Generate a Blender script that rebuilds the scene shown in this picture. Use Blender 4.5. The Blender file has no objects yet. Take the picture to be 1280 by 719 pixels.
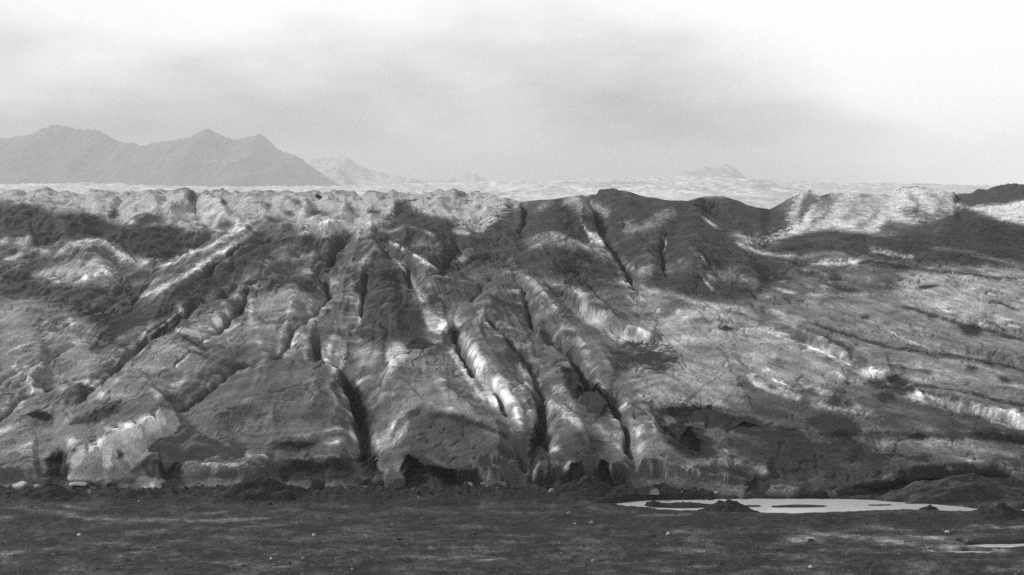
import bpy, math, heapq
import numpy as np

# ------------------------------------------------------------------ camera, sky, sun, exposure
scene = bpy.context.scene
COL = scene.collection
F = 1778.0          # focal length in photo pixels (50 mm on a 36 mm film)
HZ = 245.0          # photo row of the horizon
H = 25.0            # the photographer stands on a bank 25 m above the outwash plain

cam_d = bpy.data.cameras.new('camera')
cam = bpy.data.objects.new('camera', cam_d)
COL.objects.link(cam)
cam.location = (0, 0, H)
cam.rotation_euler = (math.pi / 2, 0, 0)
cam_d.sensor_width = 36.0
cam_d.lens = 36.0 * F / 1280.0
cam_d.shift_y = -(359.5 - HZ) / 1280.0
cam_d.clip_start = 1.0
cam_d.clip_end = 60000.0
scene.camera = cam

SUN_EL, SUN_AZ = math.radians(35), math.radians(-64)      # azimuth measured from the view axis (+Y) towards the right (+X)
world = bpy.data.worlds.new('World')
scene.world = world
world.use_nodes = True
wn, wl = world.node_tree.nodes, world.node_tree.links
wn.clear()


def N(nodes, typ, **kw):
    n = nodes.new(typ)
    for k, v in kw.items():
        setattr(n, k, v)
    return n


w_out = N(wn, 'ShaderNodeOutputWorld')
w_bg = N(wn, 'ShaderNodeBackground')
w_bg.inputs['Strength'].default_value = 0.1
w_sky = N(wn, 'ShaderNodeTexSky', sky_type='NISHITA')
w_sky.sun_disc = False
w_sky.sun_elevation = SUN_EL
w_sky.sun_rotation = SUN_AZ
w_bw = N(wn, 'ShaderNodeRGBToBW')                       # the film is black and white
w_tc = N(wn, 'ShaderNodeTexCoord')
w_map = N(wn, 'ShaderNodeMapping')
w_map.inputs['Scale'].default_value = (1.0, 1.0, 2.6)
w_map.inputs['Location'].default_value = (0.35, 0.0, 0.15)
w_noise = N(wn, 'ShaderNodeTexNoise')
w_noise.inputs['Scale'].default_value = 4.2
w_noise.inputs['Detail'].default_value = 7.0
w_noise.inputs['Roughness'].default_value = 0.55
w_sep = N(wn, 'ShaderNodeSeparateXYZ')
w_zr = N(wn, 'ShaderNodeMapRange', interpolation_type='SMOOTHSTEP')     # a grey bank of mist lies low over the ice, the cloud above is thinner
w_zr.inputs['From Min'].default_value = 0.0
w_zr.inputs['From Max'].default_value = 0.15
w_xr = N(wn, 'ShaderNodeMapRange', interpolation_type='SMOOTHSTEP')     # the bank ends towards the right
w_xr.inputs['From Min'].default_value = 0.10
w_xr.inputs['From Max'].default_value = 0.34
w_nz = N(wn, 'ShaderNodeMath', operation='MULTIPLY_ADD')
w_nz.inputs[1].default_value = 1.5
w_nz.inputs[2].default_value = -0.78
w_add = N(wn, 'ShaderNodeMath', operation='ADD')
w_add2 = N(wn, 'ShaderNodeMath', operation='ADD')
w_cl = N(wn, 'ShaderNodeMapRange', interpolation_type='SMOOTHSTEP')
w_cl.inputs['From Min'].default_value = 0.0
w_cl.inputs['From Max'].default_value = 1.1
w_cl.inputs['To Min'].default_value = 1.7
w_cl.inputs['To Max'].default_value = 9.6
w_mix = N(wn, 'ShaderNodeMix', data_type='FLOAT')
w_mix.inputs[0].default_value = 0.92                     # overcast: little of the clear sky shows through
wl.new(w_sky.outputs[0], w_bw.inputs[0])
wl.new(w_tc.outputs['Generated'], w_map.inputs[0])
wl.new(w_map.outputs[0], w_noise.inputs['Vector'])
wl.new(w_tc.outputs['Generated'], w_sep.inputs[0])
wl.new(w_sep.outputs['Z'], w_zr.inputs[0])
wl.new(w_sep.outputs['X'], w_xr.inputs[0])
wl.new(w_noise.outputs['Fac'], w_nz.inputs[0])
wl.new(w_zr.outputs[0], w_add.inputs[0])
wl.new(w_xr.outputs[0], w_add.inputs[1])
wl.new(w_add.outputs[0], w_add2.inputs[0])
wl.new(w_nz.outputs[0], w_add2.inputs[1])
wl.new(w_add2.outputs[0], w_cl.inputs[0])
wl.new(w_bw.outputs[0], w_mix.inputs[2])
wl.new(w_cl.outputs[0], w_mix.inputs[3])
wl.new(w_mix.outputs[0], w_bg.inputs['Color'])
wl.new(w_bg.outputs[0], w_out.inputs[0])

sun_d = bpy.data.lights.new('sun', 'SUN')
sun_d.energy = 4.8
sun_d.angle = math.radians(8)
sun_d.color = (1.0, 1.0, 1.0)
sun = bpy.data.objects.new('sun', sun_d)
COL.objects.link(sun)
sun.rotation_euler = (math.pi / 2 - SUN_EL, 0, math.pi - SUN_AZ)

scene.view_settings.view_transform = 'Standard'
scene.view_settings.look = 'None'
scene.view_settings.exposure = 0.22
scene.view_settings.gamma = 1.0
scene.cycles.use_denoising = False
scene.cycles.volume_bounces = 1

# ------------------------------------------------------------------ helpers
rng = np.random.RandomState(7)
_P = rng.permutation(512).astype(np.int64)
_P2 = np.concatenate([_P, _P])
_G = np.stack([np.cos(np.arange(512) * 2.399963), np.sin(np.arange(512) * 2.399963)], 1)


def pnoise(x, y, seed=0):
    """gradient noise, about -0.7 .. 0.7"""
    xi = np.floor(x).astype(np.int64); yi = np.floor(y).astype(np.int64)
    fx = x - xi; fy = y - yi
    u = fx * fx * fx * (fx * (fx * 6 - 15) + 10); v = fy * fy * fy * (fy * (fy * 6 - 15) + 10)

    def g(ix, iy, dx, dy):
        h = _P2[(_P2[(ix + seed * 37) & 511] + iy + seed * 101) & 511]
        return _G[h, 0] * dx + _G[h, 1] * dy
    a = g(xi, yi, fx, fy); b = g(xi + 1, yi, fx - 1, fy)
    c = g(xi, yi + 1, fx, fy - 1); d = g(xi + 1, yi + 1, fx - 1, fy - 1)
    return (a + (b - a) * u) * (1 - v) + (c + (d - c) * u) * v


def fbm(x, y, seed=0, oct=4, gain=0.5):
    r = 0; a = 1.0
    for k in range(oct):
        r = r + a * pnoise(x * 2 ** k, y * 2 ** k, seed + k)
        a *= gain
    return r


def ridged(x, y, seed=0, oct=3, gain=0.5):
    r = 0; a = 1.0
    for k in range(oct):
        r = r + a * (1 - 2.2 * np.abs(pnoise(x * 2 ** k, y * 2 ** k, seed + k)))
        a *= gain
    return r


def sstep(a, b, x):
    t = np.clip((x - a) / (b - a), 0, 1)
    return t * t * (3 - 2 * t)


def spline(pts, step=10.0):
    """Catmull-Rom through points of any dimension, densified"""
    p = np.array(pts, float)
    if len(p) == 2:
        n = max(2, int(np.hypot(*(p[1] - p[0])[:2]) / step) + 1)
        return np.linspace(p[0], p[1], n)
    q = np.vstack([2 * p[0] - p[1], p, 2 * p[-1] - p[-2]])
    out = []
    for i in range(1, len(q) - 2):
        a, b, c, d = q[i - 1], q[i], q[i + 1], q[i + 2]
        n = max(1, int(np.hypot(*(c - b)[:2]) / step))
        for k in range(n):
            t = k / n
            out.append(0.5 * (2 * b + (c - a) * t + (2 * a - 5 * b + 4 * c - d) * t * t + (3 * b - a - 3 * c + d) * t ** 3))
    out.append(p[-1])
    return np.array(out)


def tag(o, label=None, cat=None, group=None, kind=None):
    if label: o['label'] = label
    if cat: o['category'] = cat
    if group: o['group'] = group
    if kind: o['kind'] = kind
    return o


def empty(name, loc):
    o = bpy.data.objects.new(name, None)
    COL.objects.link(o)
    o.location = loc
    o.empty_display_size = 1.0
    return o


def mesh_np(name, co, quads, mat, parent=None, attrs=None, smooth=True, loc=None, normals=None):
    """one mesh object from numpy arrays (quads or tris)"""
    me = bpy.data.meshes.new(name)
    k = quads.shape[1]
    me.vertices.add(len(co)); me.loops.add(quads.size); me.polygons.add(len(quads))
    me.vertices.foreach_set('co', np.ascontiguousarray(co, np.float32).ravel())
    me.loops.foreach_set('vertex_index', np.ascontiguousarray(quads, np.int32).ravel())
    me.polygons.foreach_set('loop_start', np.arange(0, quads.size, k, dtype=np.int32))
    me.polygons.foreach_set('use_smooth', np.full(len(quads), smooth))
    me.update(calc_edges=True)
    for an, av in (attrs or {}).items():
        a = me.attributes.new(an, 'FLOAT', 'POINT')
        a.data.foreach_set('value', np.ascontiguousarray(av, np.float32))
    if normals is not None:
        me.normals_split_custom_set_from_vertices(np.ascontiguousarray(normals, np.float32).tolist())
    me.materials.append(mat)
    o = bpy.data.objects.new(name, me)
    COL.objects.link(o)
    if parent is not None:
        o.parent = parent
    if loc is not None:
        o.location = loc
    return o


def grid_quads(nr, nc):
    i = np.arange(nr * nc).reshape(nr, nc)
    return np.stack([i[:-1, :-1], i[:-1, 1:], i[1:, 1:], i[1:, :-1]], -1).reshape(-1, 4)


def px_ground(px, py, z=0.0):
    """the point at height z that the photo shows at this pixel"""
    Y = (H - z) * F / (py - HZ)
    return (px - 640.0) * Y / F, Y


# ------------------------------------------------------------------ materials
def mat_attr(name, rough=0.85, noise=((9.0, 0.35), (45.0, 0.35)), bump=0.25, bscale=6.0, bdist=0.12, base=None, spec=0.06, stretch=(1, 1, 1)):
    """albedo attribute times grain of the surface, with fine relief"""
    m = bpy.data.materials.new(name)
    m.use_nodes = True
    n, l = m.node_tree.nodes, m.node_tree.links
    b = n['Principled BSDF']
    b.inputs['Roughness'].default_value = rough
    b.inputs['Specular IOR Level'].default_value = spec
    tc = N(n, 'ShaderNodeNewGeometry')
    mp = N(n, 'ShaderNodeMapping')
    mp.inputs['Scale'].default_value = stretch
    l.new(tc.outputs['Position'], mp.inputs[0])
    if base is None:
        at = N(n, 'ShaderNodeAttribute', attribute_name='albedo')
        cur = at.outputs['Fac']
    else:
        v = N(n, 'ShaderNodeValue'); v.outputs[0].default_value = base
        cur = v.outputs[0]
    for sc, amp in noise:
        t = N(n, 'ShaderNodeTexNoise')
        t.inputs['Scale'].default_value = sc
        t.inputs['Detail'].default_value = 1.7
        t.inputs['Roughness'].default_value = 0.65
        l.new(mp.outputs[0], t.inputs['Vector'])
        r = N(n, 'ShaderNodeMapRange', interpolation_type='LINEAR')
        r.inputs['From Min'].default_value = 0.28; r.inputs['From Max'].default_value = 0.72
        r.inputs['To Min'].default_value = 1 - amp; r.inputs['To Max'].default_value = 1 + amp
        l.new(t.outputs['Fac'], r.inputs[0])
        mu = N(n, 'ShaderNodeMath', operation='MULTIPLY')
        l.new(cur, mu.inputs[0]); l.new(r.outputs[0], mu.inputs[1])
        cur = mu.outputs[0]
    cl = N(n, 'ShaderNodeClamp')
    cl.inputs['Min'].default_value = 0.012; cl.inputs['Max'].default_value = 0.8
    l.new(cur, cl.inputs[0])
    l.new(cl.outputs[0], b.inputs['Base Color'])
    if bump:
        t = N(n, 'ShaderNodeTexNoise')
        t.inputs['Scale'].default_value = bscale
        t.inputs['Detail'].default_value = 5.0
        t.inputs['Roughness'].default_value = 0.6
        l.new(mp.outputs[0], t.inputs['Vector'])
        bp = N(n, 'ShaderNodeBump')
        bp.inputs['Strength'].default_value = bump
        bp.inputs['Distance'].default_value = bdist
        l.new(t.outputs['Fac'], bp.inputs['Height'])
        l.new(bp.outputs[0], b.inputs['Normal'])
    return m


M_ICE = mat_attr('debris_covered_ice', 0.8, ((1.1, 0.12), (4.5, 0.22), (11.0, 0.36)), 0.45, 3.0, 0.25)
M_PLAT = mat_attr('clean_far_ice', 0.8, ((0.10, 0.2), (0.5, 0.2)), 0, stretch=(1, .4, 1))
M_GRAVEL = mat_attr('outwash_gravel', 0.92, ((1.2, 0.30), (6.0, 0.35), (24.0, 0.5)), 0.8, 9.0, 0.15, stretch=(1, 0.45, 1))
M_MUD = mat_attr('wet_dark_mud', 0.85, ((3.0, 0.35), (18.0, 0.45)), 0.8, 7.0, 0.15)
M_ROCK = mat_attr('far_rock', 0.95, ((0.004, 0.25), (0.02, 0.25)), 0)
M_STONE = mat_attr('pale_stone', 0.85, ((6.0, 0.25), (30.0, 0.3)), 0.5, 12.0, 0.06)


def mat_water():
    m = bpy.data.materials.new('silty_meltwater')
    m.use_nodes = True
    n, l = m.node_tree.nodes, m.node_tree.links
    b = n['Principled BSDF']
    b.inputs['Base Color'].default_value = (0.27, 0.27, 0.27, 1)
    b.inputs['Roughness'].default_value = 0.12
    b.inputs['IOR'].default_value = 1.33
    t = N(n, 'ShaderNodeTexNoise')
    t.inputs['Scale'].default_value = 1.7
    t.inputs['Detail'].default_value = 4.0
    g = N(n, 'ShaderNodeNewGeometry')
    l.new(g.outputs['Position'], t.inputs['Vector'])
    bp = N(n, 'ShaderNodeBump')
    bp.inputs['Strength'].default_value = 0.06
    bp.inputs['Distance'].default_value = 0.05
    l.new(t.outputs['Fac'], bp.inputs['Height'])
    l.new(bp.outputs[0], b.inputs['Normal'])
    return m


M_WATER = mat_water()

# ------------------------------------------------------------------ glacier surface
# Plan coordinates of the glacier: S runs across it, T up it (both in "pixels" of the fan that opens from the bank);
# each (S, T) is a fixed place on the ground, Dp is the height added there to the smooth ice slope.
inner = np.arange(-24, 1305, 1.2)
gro = 1.2 * 1.045 ** np.arange(1, 70)
Scol = np.concatenate([(-24 - np.cumsum(gro))[::-1], inner, inner[-1] + np.cumsum(gro)])
Trow = np.concatenate([np.arange(640, 560, -0.6), np.arange(560, 300, -0.65), np.arange(300, 242.9, -0.5)])
NC, NR = len(Scol), len(Trow)
Sg, Tg = np.meshgrid(Scol, Trow)
_t = [640, 625, 612, 600, 590, 560, 520, 480, 440, 400, 360, 330, 300, 280, 265, 255, 243]
_y = [114.5, 117.0, 119.4, 121.4, 122.8, 127, 134, 143, 154, 169, 190, 212, 245, 278, 312, 347, 405]


def Ybase(t):
    return np.interp(-np.asarray(t, float), [-v for v in _t], _y)


Yg = Ybase(Tg)
# smooth the kinks of the profile
ks = np.ones(41) / 41
yprof = np.convolve(np.pad(Ybase(Trow), 20, mode='edge'), ks, 'valid')
yprof[:24] = Ybase(Trow)[:24]; yprof[-24:] = Ybase(Trow)[-24:]
Yg = np.repeat(yprof[:, None], NC, 1)
Dp = np.zeros((NR, NC))
CR = np.zeros((NR, NC))          # how deep in a crease a place lies (for the split into ridges)
PUSH = np.zeros((NR, NC))        # metres the ice face is hollowed inwards (caves)

# organic wobble of every line
U1 = (Sg - 640.0) / F * Yg
V1 = Yg + H - (Tg - HZ) / F * Yg
wx = 5.5 * fbm(U1 / 4.0, V1 / 5.0, 1, 3) + 1.8 * fbm(U1 / 0.8, V1 / 1.2, 5, 2)
wy = 3.0 * fbm(U1 / 4.0 + 9, V1 / 5.0, 3, 3) + 1.0 * fbm(U1 / 0.8 + 4, V1 / 1.2, 6, 2)
SW, TW = Sg + wx, Tg + wy


def nominal(x, y):
    """plan place of the surface point seen at photo pixel (x, y), with the relief built so far"""
    c = min(max(int(np.searchsorted(Scol, x)), 0), NC - 1)
    app = Trow - Dp[:, c]
    hit = np.nonzero(app <= y)[0]
    if len(hit) == 0:
        return x, float(Trow[-1])
    return x, float(Trow[hit[0]])


def window(p, pad):
    c0, c1 = np.searchsorted(Scol, [p[:, 0].min() - pad, p[:, 0].max() + pad])
    r0 = np.searchsorted(-Trow, -(p[:, 1].max() + pad)); r1 = np.searchsorted(-Trow, -(p[:, 1].min() - pad))
    return slice(max(r0, 0), min(r1 + 1, NR)), slice(max(c0, 0), min(c1 + 1, NC))


def dist(p, rs, cs, aniso=1.0, wob=1.0):
    """distance to polyline p, side (+ = image-left of a line drawn downwards, below one drawn rightwards), position 0..1 along it"""
    X = Sg[rs, cs] + wob * wx[rs, cs]; Y = (Tg[rs, cs] + wob * wy[rs, cs]) * aniso
    q = p[:, :2] * np.array([1, aniso])
    seg = np.hypot(*(q[1:] - q[:-1]).T)
    cum = np.concatenate([[0], np.cumsum(seg)])
    best = np.full(X.shape, 1e18); side = np.ones(X.shape); u = np.zeros(X.shape)
    for i in range(len(seg)):
        ax, ay = q[i]; dx, dy = q[i + 1] - q[i]
        L2 = dx * dx + dy * dy + 1e-9
        ox = X - ax; oy = Y - ay
        t = np.clip((ox * dx + oy * dy) / L2, 0, 1)
        d2 = (ox - t * dx) ** 2 + (oy - t * dy) ** 2
        m = d2 < best
        best = np.where(m, d2, best)
        side = np.where(m, np.sign(dx * oy - dy * ox + 1e-12), side)
        u = np.where(m, (cum[i] + t * seg[i]) / cum[-1], u)
    return np.sqrt(best), side, u


def prep(pts, conv=True, step=9.0):
    p = [(nominal(x, y) if conv else (x, y)) for x, y in [q[:2] for q in pts]]
    return spline(p, step)


def taper(u, a, b):
    r = np.ones_like(u)
    if a > 0: r = r * sstep(0, a, u)
    if b > 0: r = r * sstep(0, b, 1 - u)
    return r


def ridge(pts, h, wa, wb=None, p=1.35, ta=0.25, tb=0.25, aniso=1.0):
    """a crest of height h px; h may vary from first to last point"""
    wb = wb or wa
    hh = np.array(h if isinstance(h, (list, tuple)) else [h, h], float)
    hh = hh * G_RIDGE
    hm = hh.mean()
    hi = np.interp(np.linspace(0, 1, len(pts)), np.linspace(0, 1, len(hh)), hh)
    q = spline([(x, (nominal(x, y)[1] if y > Trow[-1] else y) + h_) for (x, y), h_ in zip(pts, hi)], 9.0)
    rs, cs = window(q, 3.0 * max(wa, wb) / min(1, aniso))
    d, s, u = dist(q, rs, cs, aniso)
    w = wa + (wb - wa) * (0.5 - 0.5 * np.tanh(s * d / (0.25 * min(wa, wb))))
    H_ = np.interp(u, np.linspace(0, 1, len(hh)), hh)
    Dp[rs, cs] += H_ * taper(u, ta, tb) * np.exp(-(d / w) ** p)


_creases = []
wob_c = np.clip(fbm(U1 / 2.0, V1 / 3.0, 7, 3), -0.7, 0.6)
G_RIDGE, G_CREASE, G_CRACK = 1.55, 1.5, 5.0


def crease(pts, da, db, wa, wb, ww=2.5, crack=0, cw=2.0, ta=0.15, tb=0.15, p=1.0, aniso=1.0):
    """a valley line: ground falls to it by da px over wa on its A side, by db over wb on its B side (A = left going down / below going right)"""
    # the bottom lies below the slope round it: it is seen lower than the place it is cut into
    wa, wb = 1.2 * wa, 1.2 * wb
    if math.hypot(pts[-1][0] - pts[0][0], pts[-1][1] - pts[0][1]) < 90:
        ta, tb = max(ta, 0.38), max(tb, 0.38)
    p0 = spline(pts, 9.0)
    L = np.concatenate([[0], np.cumsum(np.hypot(*np.diff(p0, axis=0).T))]); u0 = L / L[-1]
    vz = (G_CREASE * max(da, db) * 0.9 + G_CRACK * crack * 0.75) * taper(u0, ta, tb)
    q = np.array([nominal(x, y - v_) for (x, y), v_ in zip(p0, vz)])
    q[:, 1] = np.convolve(np.pad(q[:, 1], 2, mode='edge'), np.ones(5) / 5, 'valid')
    rs, cs = window(q, 3.2 * max(wa, wb) / min(1, aniso))
    d, s, u = dist(q, rs, cs, aniso)
    k = 0.5 - 0.5 * np.tanh(s * d / ww)          # 0 on A, 1 on B
    v = (da * np.exp(-(d / wa) ** p)) * (1 - k) + (db * np.exp(-(d / wb) ** p)) * k
    v = G_CREASE * v * taper(u, ta, tb)
    if crack:
        v = v + G_CRACK * crack * taper(u, ta, tb) * np.exp(-(d / (1.12 * cw)) ** 2) * (0.75 + 0.9 * wob_c[rs, cs])
    _creases.append((rs, cs, v))


def flush():
    """valleys do not add up: the deepest one counts"""
    V = np.zeros((NR, NC))
    for rs, cs, v in _creases:
        a = V[rs, cs]
        hi = np.maximum(a, v); lo = np.minimum(a, v)
        V[rs, cs] = hi + np.where(v < 0, np.minimum(v, 0), 0.25 * np.maximum(lo, 0))
    _creases.clear()
    Dp[...] -= V
    np.maximum(CR, V, out=CR)


def scarp(pts, h, decay, ww=1.6, ta=0.12, tb=0.12, aniso=1.0, low=0.0, lowdecay=10.0):
    """a wall: the B side (above a line drawn rightwards) stands h px higher at the line, easing off over decay"""
    q = prep(pts)
    rs, cs = window(q, 3.2 * max(decay, lowdecay) / min(1, aniso))
    d, s, u = dist(q, rs, cs, aniso)
    k = 0.5 - 0.5 * np.tanh(s * d / ww)
    v = (h * np.exp(-d / decay) * k - low * np.exp(-d / lowdecay) * (1 - k)) * taper(u, ta, tb)
    Dp[rs, cs] += v
    CR[rs, cs] = np.maximum(CR[rs, cs], np.abs(v) * (d < 6))


def inside(poly, rs, cs, X=None, Y=None):
    X = SW[rs, cs] if X is None else X
    Y = TW[rs, cs] if Y is None else Y
    r = np.zeros(X.shape, bool)
    n = len(poly)
    for i in range(n):
        x0, y0 = poly[i]; x1, y1 = poly[(i + 1) % n]
        if y0 == y1: continue
        c = ((y0 > Y) != (y1 > Y)) & (X < (x1 - x0) * (Y - y0) / (y1 - y0) + x0)
        r ^= c
    return r


def cave(pts, depth):
    """hollow the ice face inside the outline by depth metres"""
    q = np.array([nominal(x, y) for x, y in pts])
    q = np.vstack([q, q[:1]])
    rs, cs = window(q, 12)
    d, s, u = dist(q, rs, cs, 1.0, 1.5)
    ins = inside(q, rs, cs, Sg[rs, cs] + 1.5 * wx[rs, cs], Tg[rs, cs] + 1.5 * wy[rs, cs])
    v = depth * np.where(ins, sstep(0, 11.0, d), 0)
    PUSH[rs, cs] = np.maximum(PUSH[rs, cs], v)


# ---- broad humps of the ice
ridge([(-60, 255), (0, 257), (30, 265), (70, 268), (115, 268), (143, 280)], [12, 11, 10, 9, 8, 5], 20, 7, ta=0.02)
ridge([(640, 262), (660, 254), (700, 250), (735, 244), (757, 234), (775, 238), (800, 245), (830, 251), (860, 252), (885, 246), (905, 246), (925, 253), (965, 264)],
      [6, 9, 10, 13, 17, 16, 12, 9, 9, 12, 12, 8, 4], 26, 7, ta=0.03, tb=0.05)
ridge([(975, 262), (990, 250), (1012, 237), (1025, 246), (1040, 241), (1065, 242), (1100, 244), (1120, 236), (1145, 233), (1175, 238), (1200, 241)],
      [4, 8, 13, 10, 12, 11, 9, 12, 14, 12, 8], 24, 6, ta=0.02, tb=0.05)
ridge([(1195, 252), (1215, 240), (1235, 231), (1257, 226), (1280, 234), (1320, 243), (1400, 246)], [6, 12, 17, 20, 17, 13, 8], 20, 6, ta=0.03, tb=0.1)
ridge([(1165, 290), (1185, 278), (1205, 260), (1220, 266), (1240, 275), (1285, 286), (1350, 290)], [4, 8, 16, 14, 11, 8, 4], 17, 7, ta=0.02)
ridge([(840, 560), (815, 500), (850, 440), (880, 395), (960, 400)], [3, 6, 8, 7, 2], 60, 60)             # broad right-hand lobe
ridge([(1000, 470), (1060, 480), (1130, 505), (1210, 535)], 7, 45, 35)
ridge([(1100, 350), (1180, 350), (1300, 375)], 6, 26, 16)
ridge([(1000, 305), (1040, 296), (1090, 300), (1160, 310), (1280, 330)], 6, 14, 9)
ridge([(0, 410), (60, 390), (150, 395)], 8, 35, 25)
ridge([(40, 322), (80, 312), (120, 300), (150, 312)], [3, 8, 11, 4], 17, 8)                               # left bright ridge
ridge([(95, 345), (125, 338), (150, 350)], 6, 16, 10)
ridge([(150, 258), (185, 250), (215, 251)], 4, 12, 6)
ridge([(205, 246), (232, 239), (246, 246)], 7, 9, 5)
ridge([(246, 246), (262, 258), (290, 274)], 6, 12, 8)
ridge([(365, 292), (398, 278), (428, 281)], 8, 13, 6)
ridge([(330, 268), (365, 262), (395, 258)], 5, 9, 5)
for pts, h in [([(150, 268), (162, 256), (185, 250), (206, 253)], 6), ([(146, 284), (178, 267), (205, 265), (226, 273)], 7), ([(203, 262), (222, 250), (236, 240), (246, 243)], 8),
               ([(244, 243), (268, 256), (290, 270), (308, 278)], 8), ([(225, 291), (252, 283), (276, 290)], 6), ([(296, 252), (322, 258), (345, 272)], 7), ([(340, 250), (370, 256), (394, 269)], 7),
               ([(396, 250), (420, 258), (442, 272)], 6), ([(452, 264), (480, 253), (502, 257)], 7), ([(68, 278), (85, 268), (106, 266)], 6), ([(15, 262), (50, 255), (82, 262)], 5),
               ([(535, 250), (552, 258), (570, 275)], 6), ([(600, 268), (615, 254), (640, 250)], 5), ([(265, 288), (290, 280), (318, 283)], 5), ([(110, 258), (130, 250), (150, 254)], 5)]:
    ridge(pts, h, 15, 9, p=1.6)

# ---- rounded ridges running down to the plain
# left field
ridge([(330, 275), (300, 300), (262, 325), (222, 350), (170, 376)], [10, 13, 14, 12, 8], 9, 26)
ridge([(320, 272), (298, 288), (270, 304), (235, 320), (192, 336)], [5, 8, 9, 8, 4], 6, 8)
ridge([(345, 318), (310, 345), (270, 372), (235, 392)], [5, 9, 9, 5], 12, 16)
ridge([(300, 395), (262, 410), (225, 440), (180, 470), (130, 505), (80, 545)], [8, 15, 18, 17, 13, 8], 34, 30)
ridge([(240, 385), (212, 396), (186, 410), (171, 430)], [4, 8, 8, 4], 7, 7)
ridge([(62, 440), (50, 450), (30, 468)], 8, 12, 9)
ridge([(130, 480), (80, 500), (40, 518), (0, 540)], [5, 9, 9, 7], 14, 7)
ridge([(0, 440), (40, 425), (62, 424)], 5, 12, 8)
ridge([(440, 480), (380, 490), (320, 500), (270, 520), (225, 545)], [9, 12, 13, 11, 6], 40, 24)
# middle
ridge([(372, 345), (365, 375), (352, 420)], [4, 12, 6], 24, 24)
ridge([(480, 298), (470, 310), (455, 325), (440, 342)], [14, 12, 9, 4], 12, 10)
ridge([(480, 298), (500, 308), (525, 323), (552, 341)], [14, 13, 11, 4], 9, 13)
ridge([(485, 290), (505, 283), (527, 287), (552, 302), (567, 325)], [8, 12, 12, 10, 5], 13, 8)
ridge([(440, 300), (455, 290), (472, 282)], 6, 12, 8)
ridge([(490, 350), (487, 385), (480, 425)], [8, 11, 5], 26, 26)
ridge([(495, 428), (488, 450), (480, 470), (474, 500)], [11, 12, 11, 6], 9, 24)
ridge([(535, 440), (555, 480), (590, 515), (640, 560), (655, 600)], [7, 10, 12, 11, 5], 34, 22)
ridge([(555, 398), (578, 402), (602, 440), (632, 490), (655, 525), (668, 560)], [14, 17, 18, 18, 16, 8], 14, 22)
ridge([(600, 350), (615, 385), (632, 420), (650, 460)], [8, 13, 11, 5], 24, 26)
ridge([(640, 330), (660, 345), (690, 375), (722, 410)], [6, 11, 12, 5], 8, 14)
ridge([(660, 470), (690, 500), (720, 530), (745, 570)], [8, 11, 15, 12], 22, 18)
ridge([(648, 305), (672, 294), (700, 292), (722, 303), (748, 312)], [5, 8, 10, 9, 4], 22, 9)
ridge([(700, 265), (715, 252), (735, 250), (750, 258)], [4, 7, 7, 3], 12, 8)
ridge([(770, 258), (800, 265), (830, 262), (850, 255)], 5, 14, 10)
ridge([(800, 300), (815, 330), (818, 358)], [5, 9, 4], 22, 12)
ridge([(850, 290), (870, 320), (905, 352)], [5, 9, 4], 20, 28)
ridge([(905, 325), (935, 335), (965, 352)], [5, 8, 4], 14, 12)
ridge([(690, 345), (730, 370), (780, 408)], [5, 10, 4], 12, 22)
ridge([(760, 500), (800, 530), (838, 570), (862, 592)], [6, 13, 15, 5], 34, 26)
ridge([(735, 420), (755, 440), (770, 470)], [4, 7, 4], 16, 14)
ridge([(600, 265), (640, 262), (650, 290)], 3, 12, 12)
flush()

# ---- valleys and crevasses between them
crease([(-20, 500), (0, 486), (40, 472), (78, 458), (110, 440), (140, 432)], 5, 8, 12, 14, crack=3)
crease([(-10, 545), (20, 524), (55, 507), (95, 497), (120, 486)], 8, 10, 9, 16, crack=4)
crease([(55, 418), (68, 430), (78, 437), (95, 425), (112, 412), (150, 402), (186, 392)], 6, 8, 12, 14, crack=5)
crease([(205, 350), (238, 331), (272, 311), (300, 290)], 9, 10, 7, 10, crack=4)
crease([(150, 405), (165, 388), (186, 370), (205, 352)], 8, 8, 14, 14, crack=3)
crease([(180, 432), (195, 418), (215, 402), (232, 388)], 7, 9, 6, 7, crack=4)
crease([(345, 350), (300, 375), (240, 400), (185, 440), (150, 465), (118, 486)], 5, 9, 10, 18, crack=3)
crease([(322, 345), (319, 372), (311, 400), (300, 425), (288, 432), (266, 450), (242, 470), (226, 486), (205, 497), (150, 506), (120, 516), (90, 532)], 15, 11, 18, 14, crack=7, cw=2.2)
crease([(330, 455), (300, 470), (270, 498), (232, 527), (205, 512)], 7, 9, 14, 10, crack=3)
crease([(425, 290), (430, 315), (412, 345), (402, 352)], 8, 9, 12, 13, crack=5)
crease([(384, 345), (400, 368), (412, 390), (402, 410), (380, 427), (355, 450), (337, 466)], 12, 8, 15, 14, crack=5)
crease([(335, 346), (360, 344), (385, 346)], 3, 6, 8, 8, crack=2)
crease([(450, 345), (457, 370), (453, 392), (452, 416)], 9, 8, 12, 14, crack=5)
crease([(490, 322), (504, 345), (515, 366), (528, 384)], 9, 11, 9, 12, crack=5)
crease([(560, 300), (572, 322), (570, 338), (556, 346), (545, 362)], 7, 8, 10, 14, crack=5)
crease([(545, 362), (580, 345), (620, 335), (645, 328)], 6, 6, 10, 9, crack=3)
crease([(553, 412), (566, 440), (572, 466), (592, 500), (617, 521), (645, 545)], 12, 20, 20, 9, crack=7, cw=2.4)
crease([(598, 398), (610, 424), (626, 441), (645, 462), (665, 490), (695, 508)], 14, 11, 10, 16, crack=5)
crease([(645, 352), (655, 388), (662, 406), (676, 432)], 9, 9, 14, 8, crack=4)
crease([(652, 250), (656, 280), (650, 305), (642, 320)], 5, 5, 9, 9, crack=4)
crease([(720, 262), (734, 288), (745, 312), (755, 338), (768, 352), (785, 366), (798, 384)], 9, 11, 12, 14, crack=8, cw=2.6)
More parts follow.
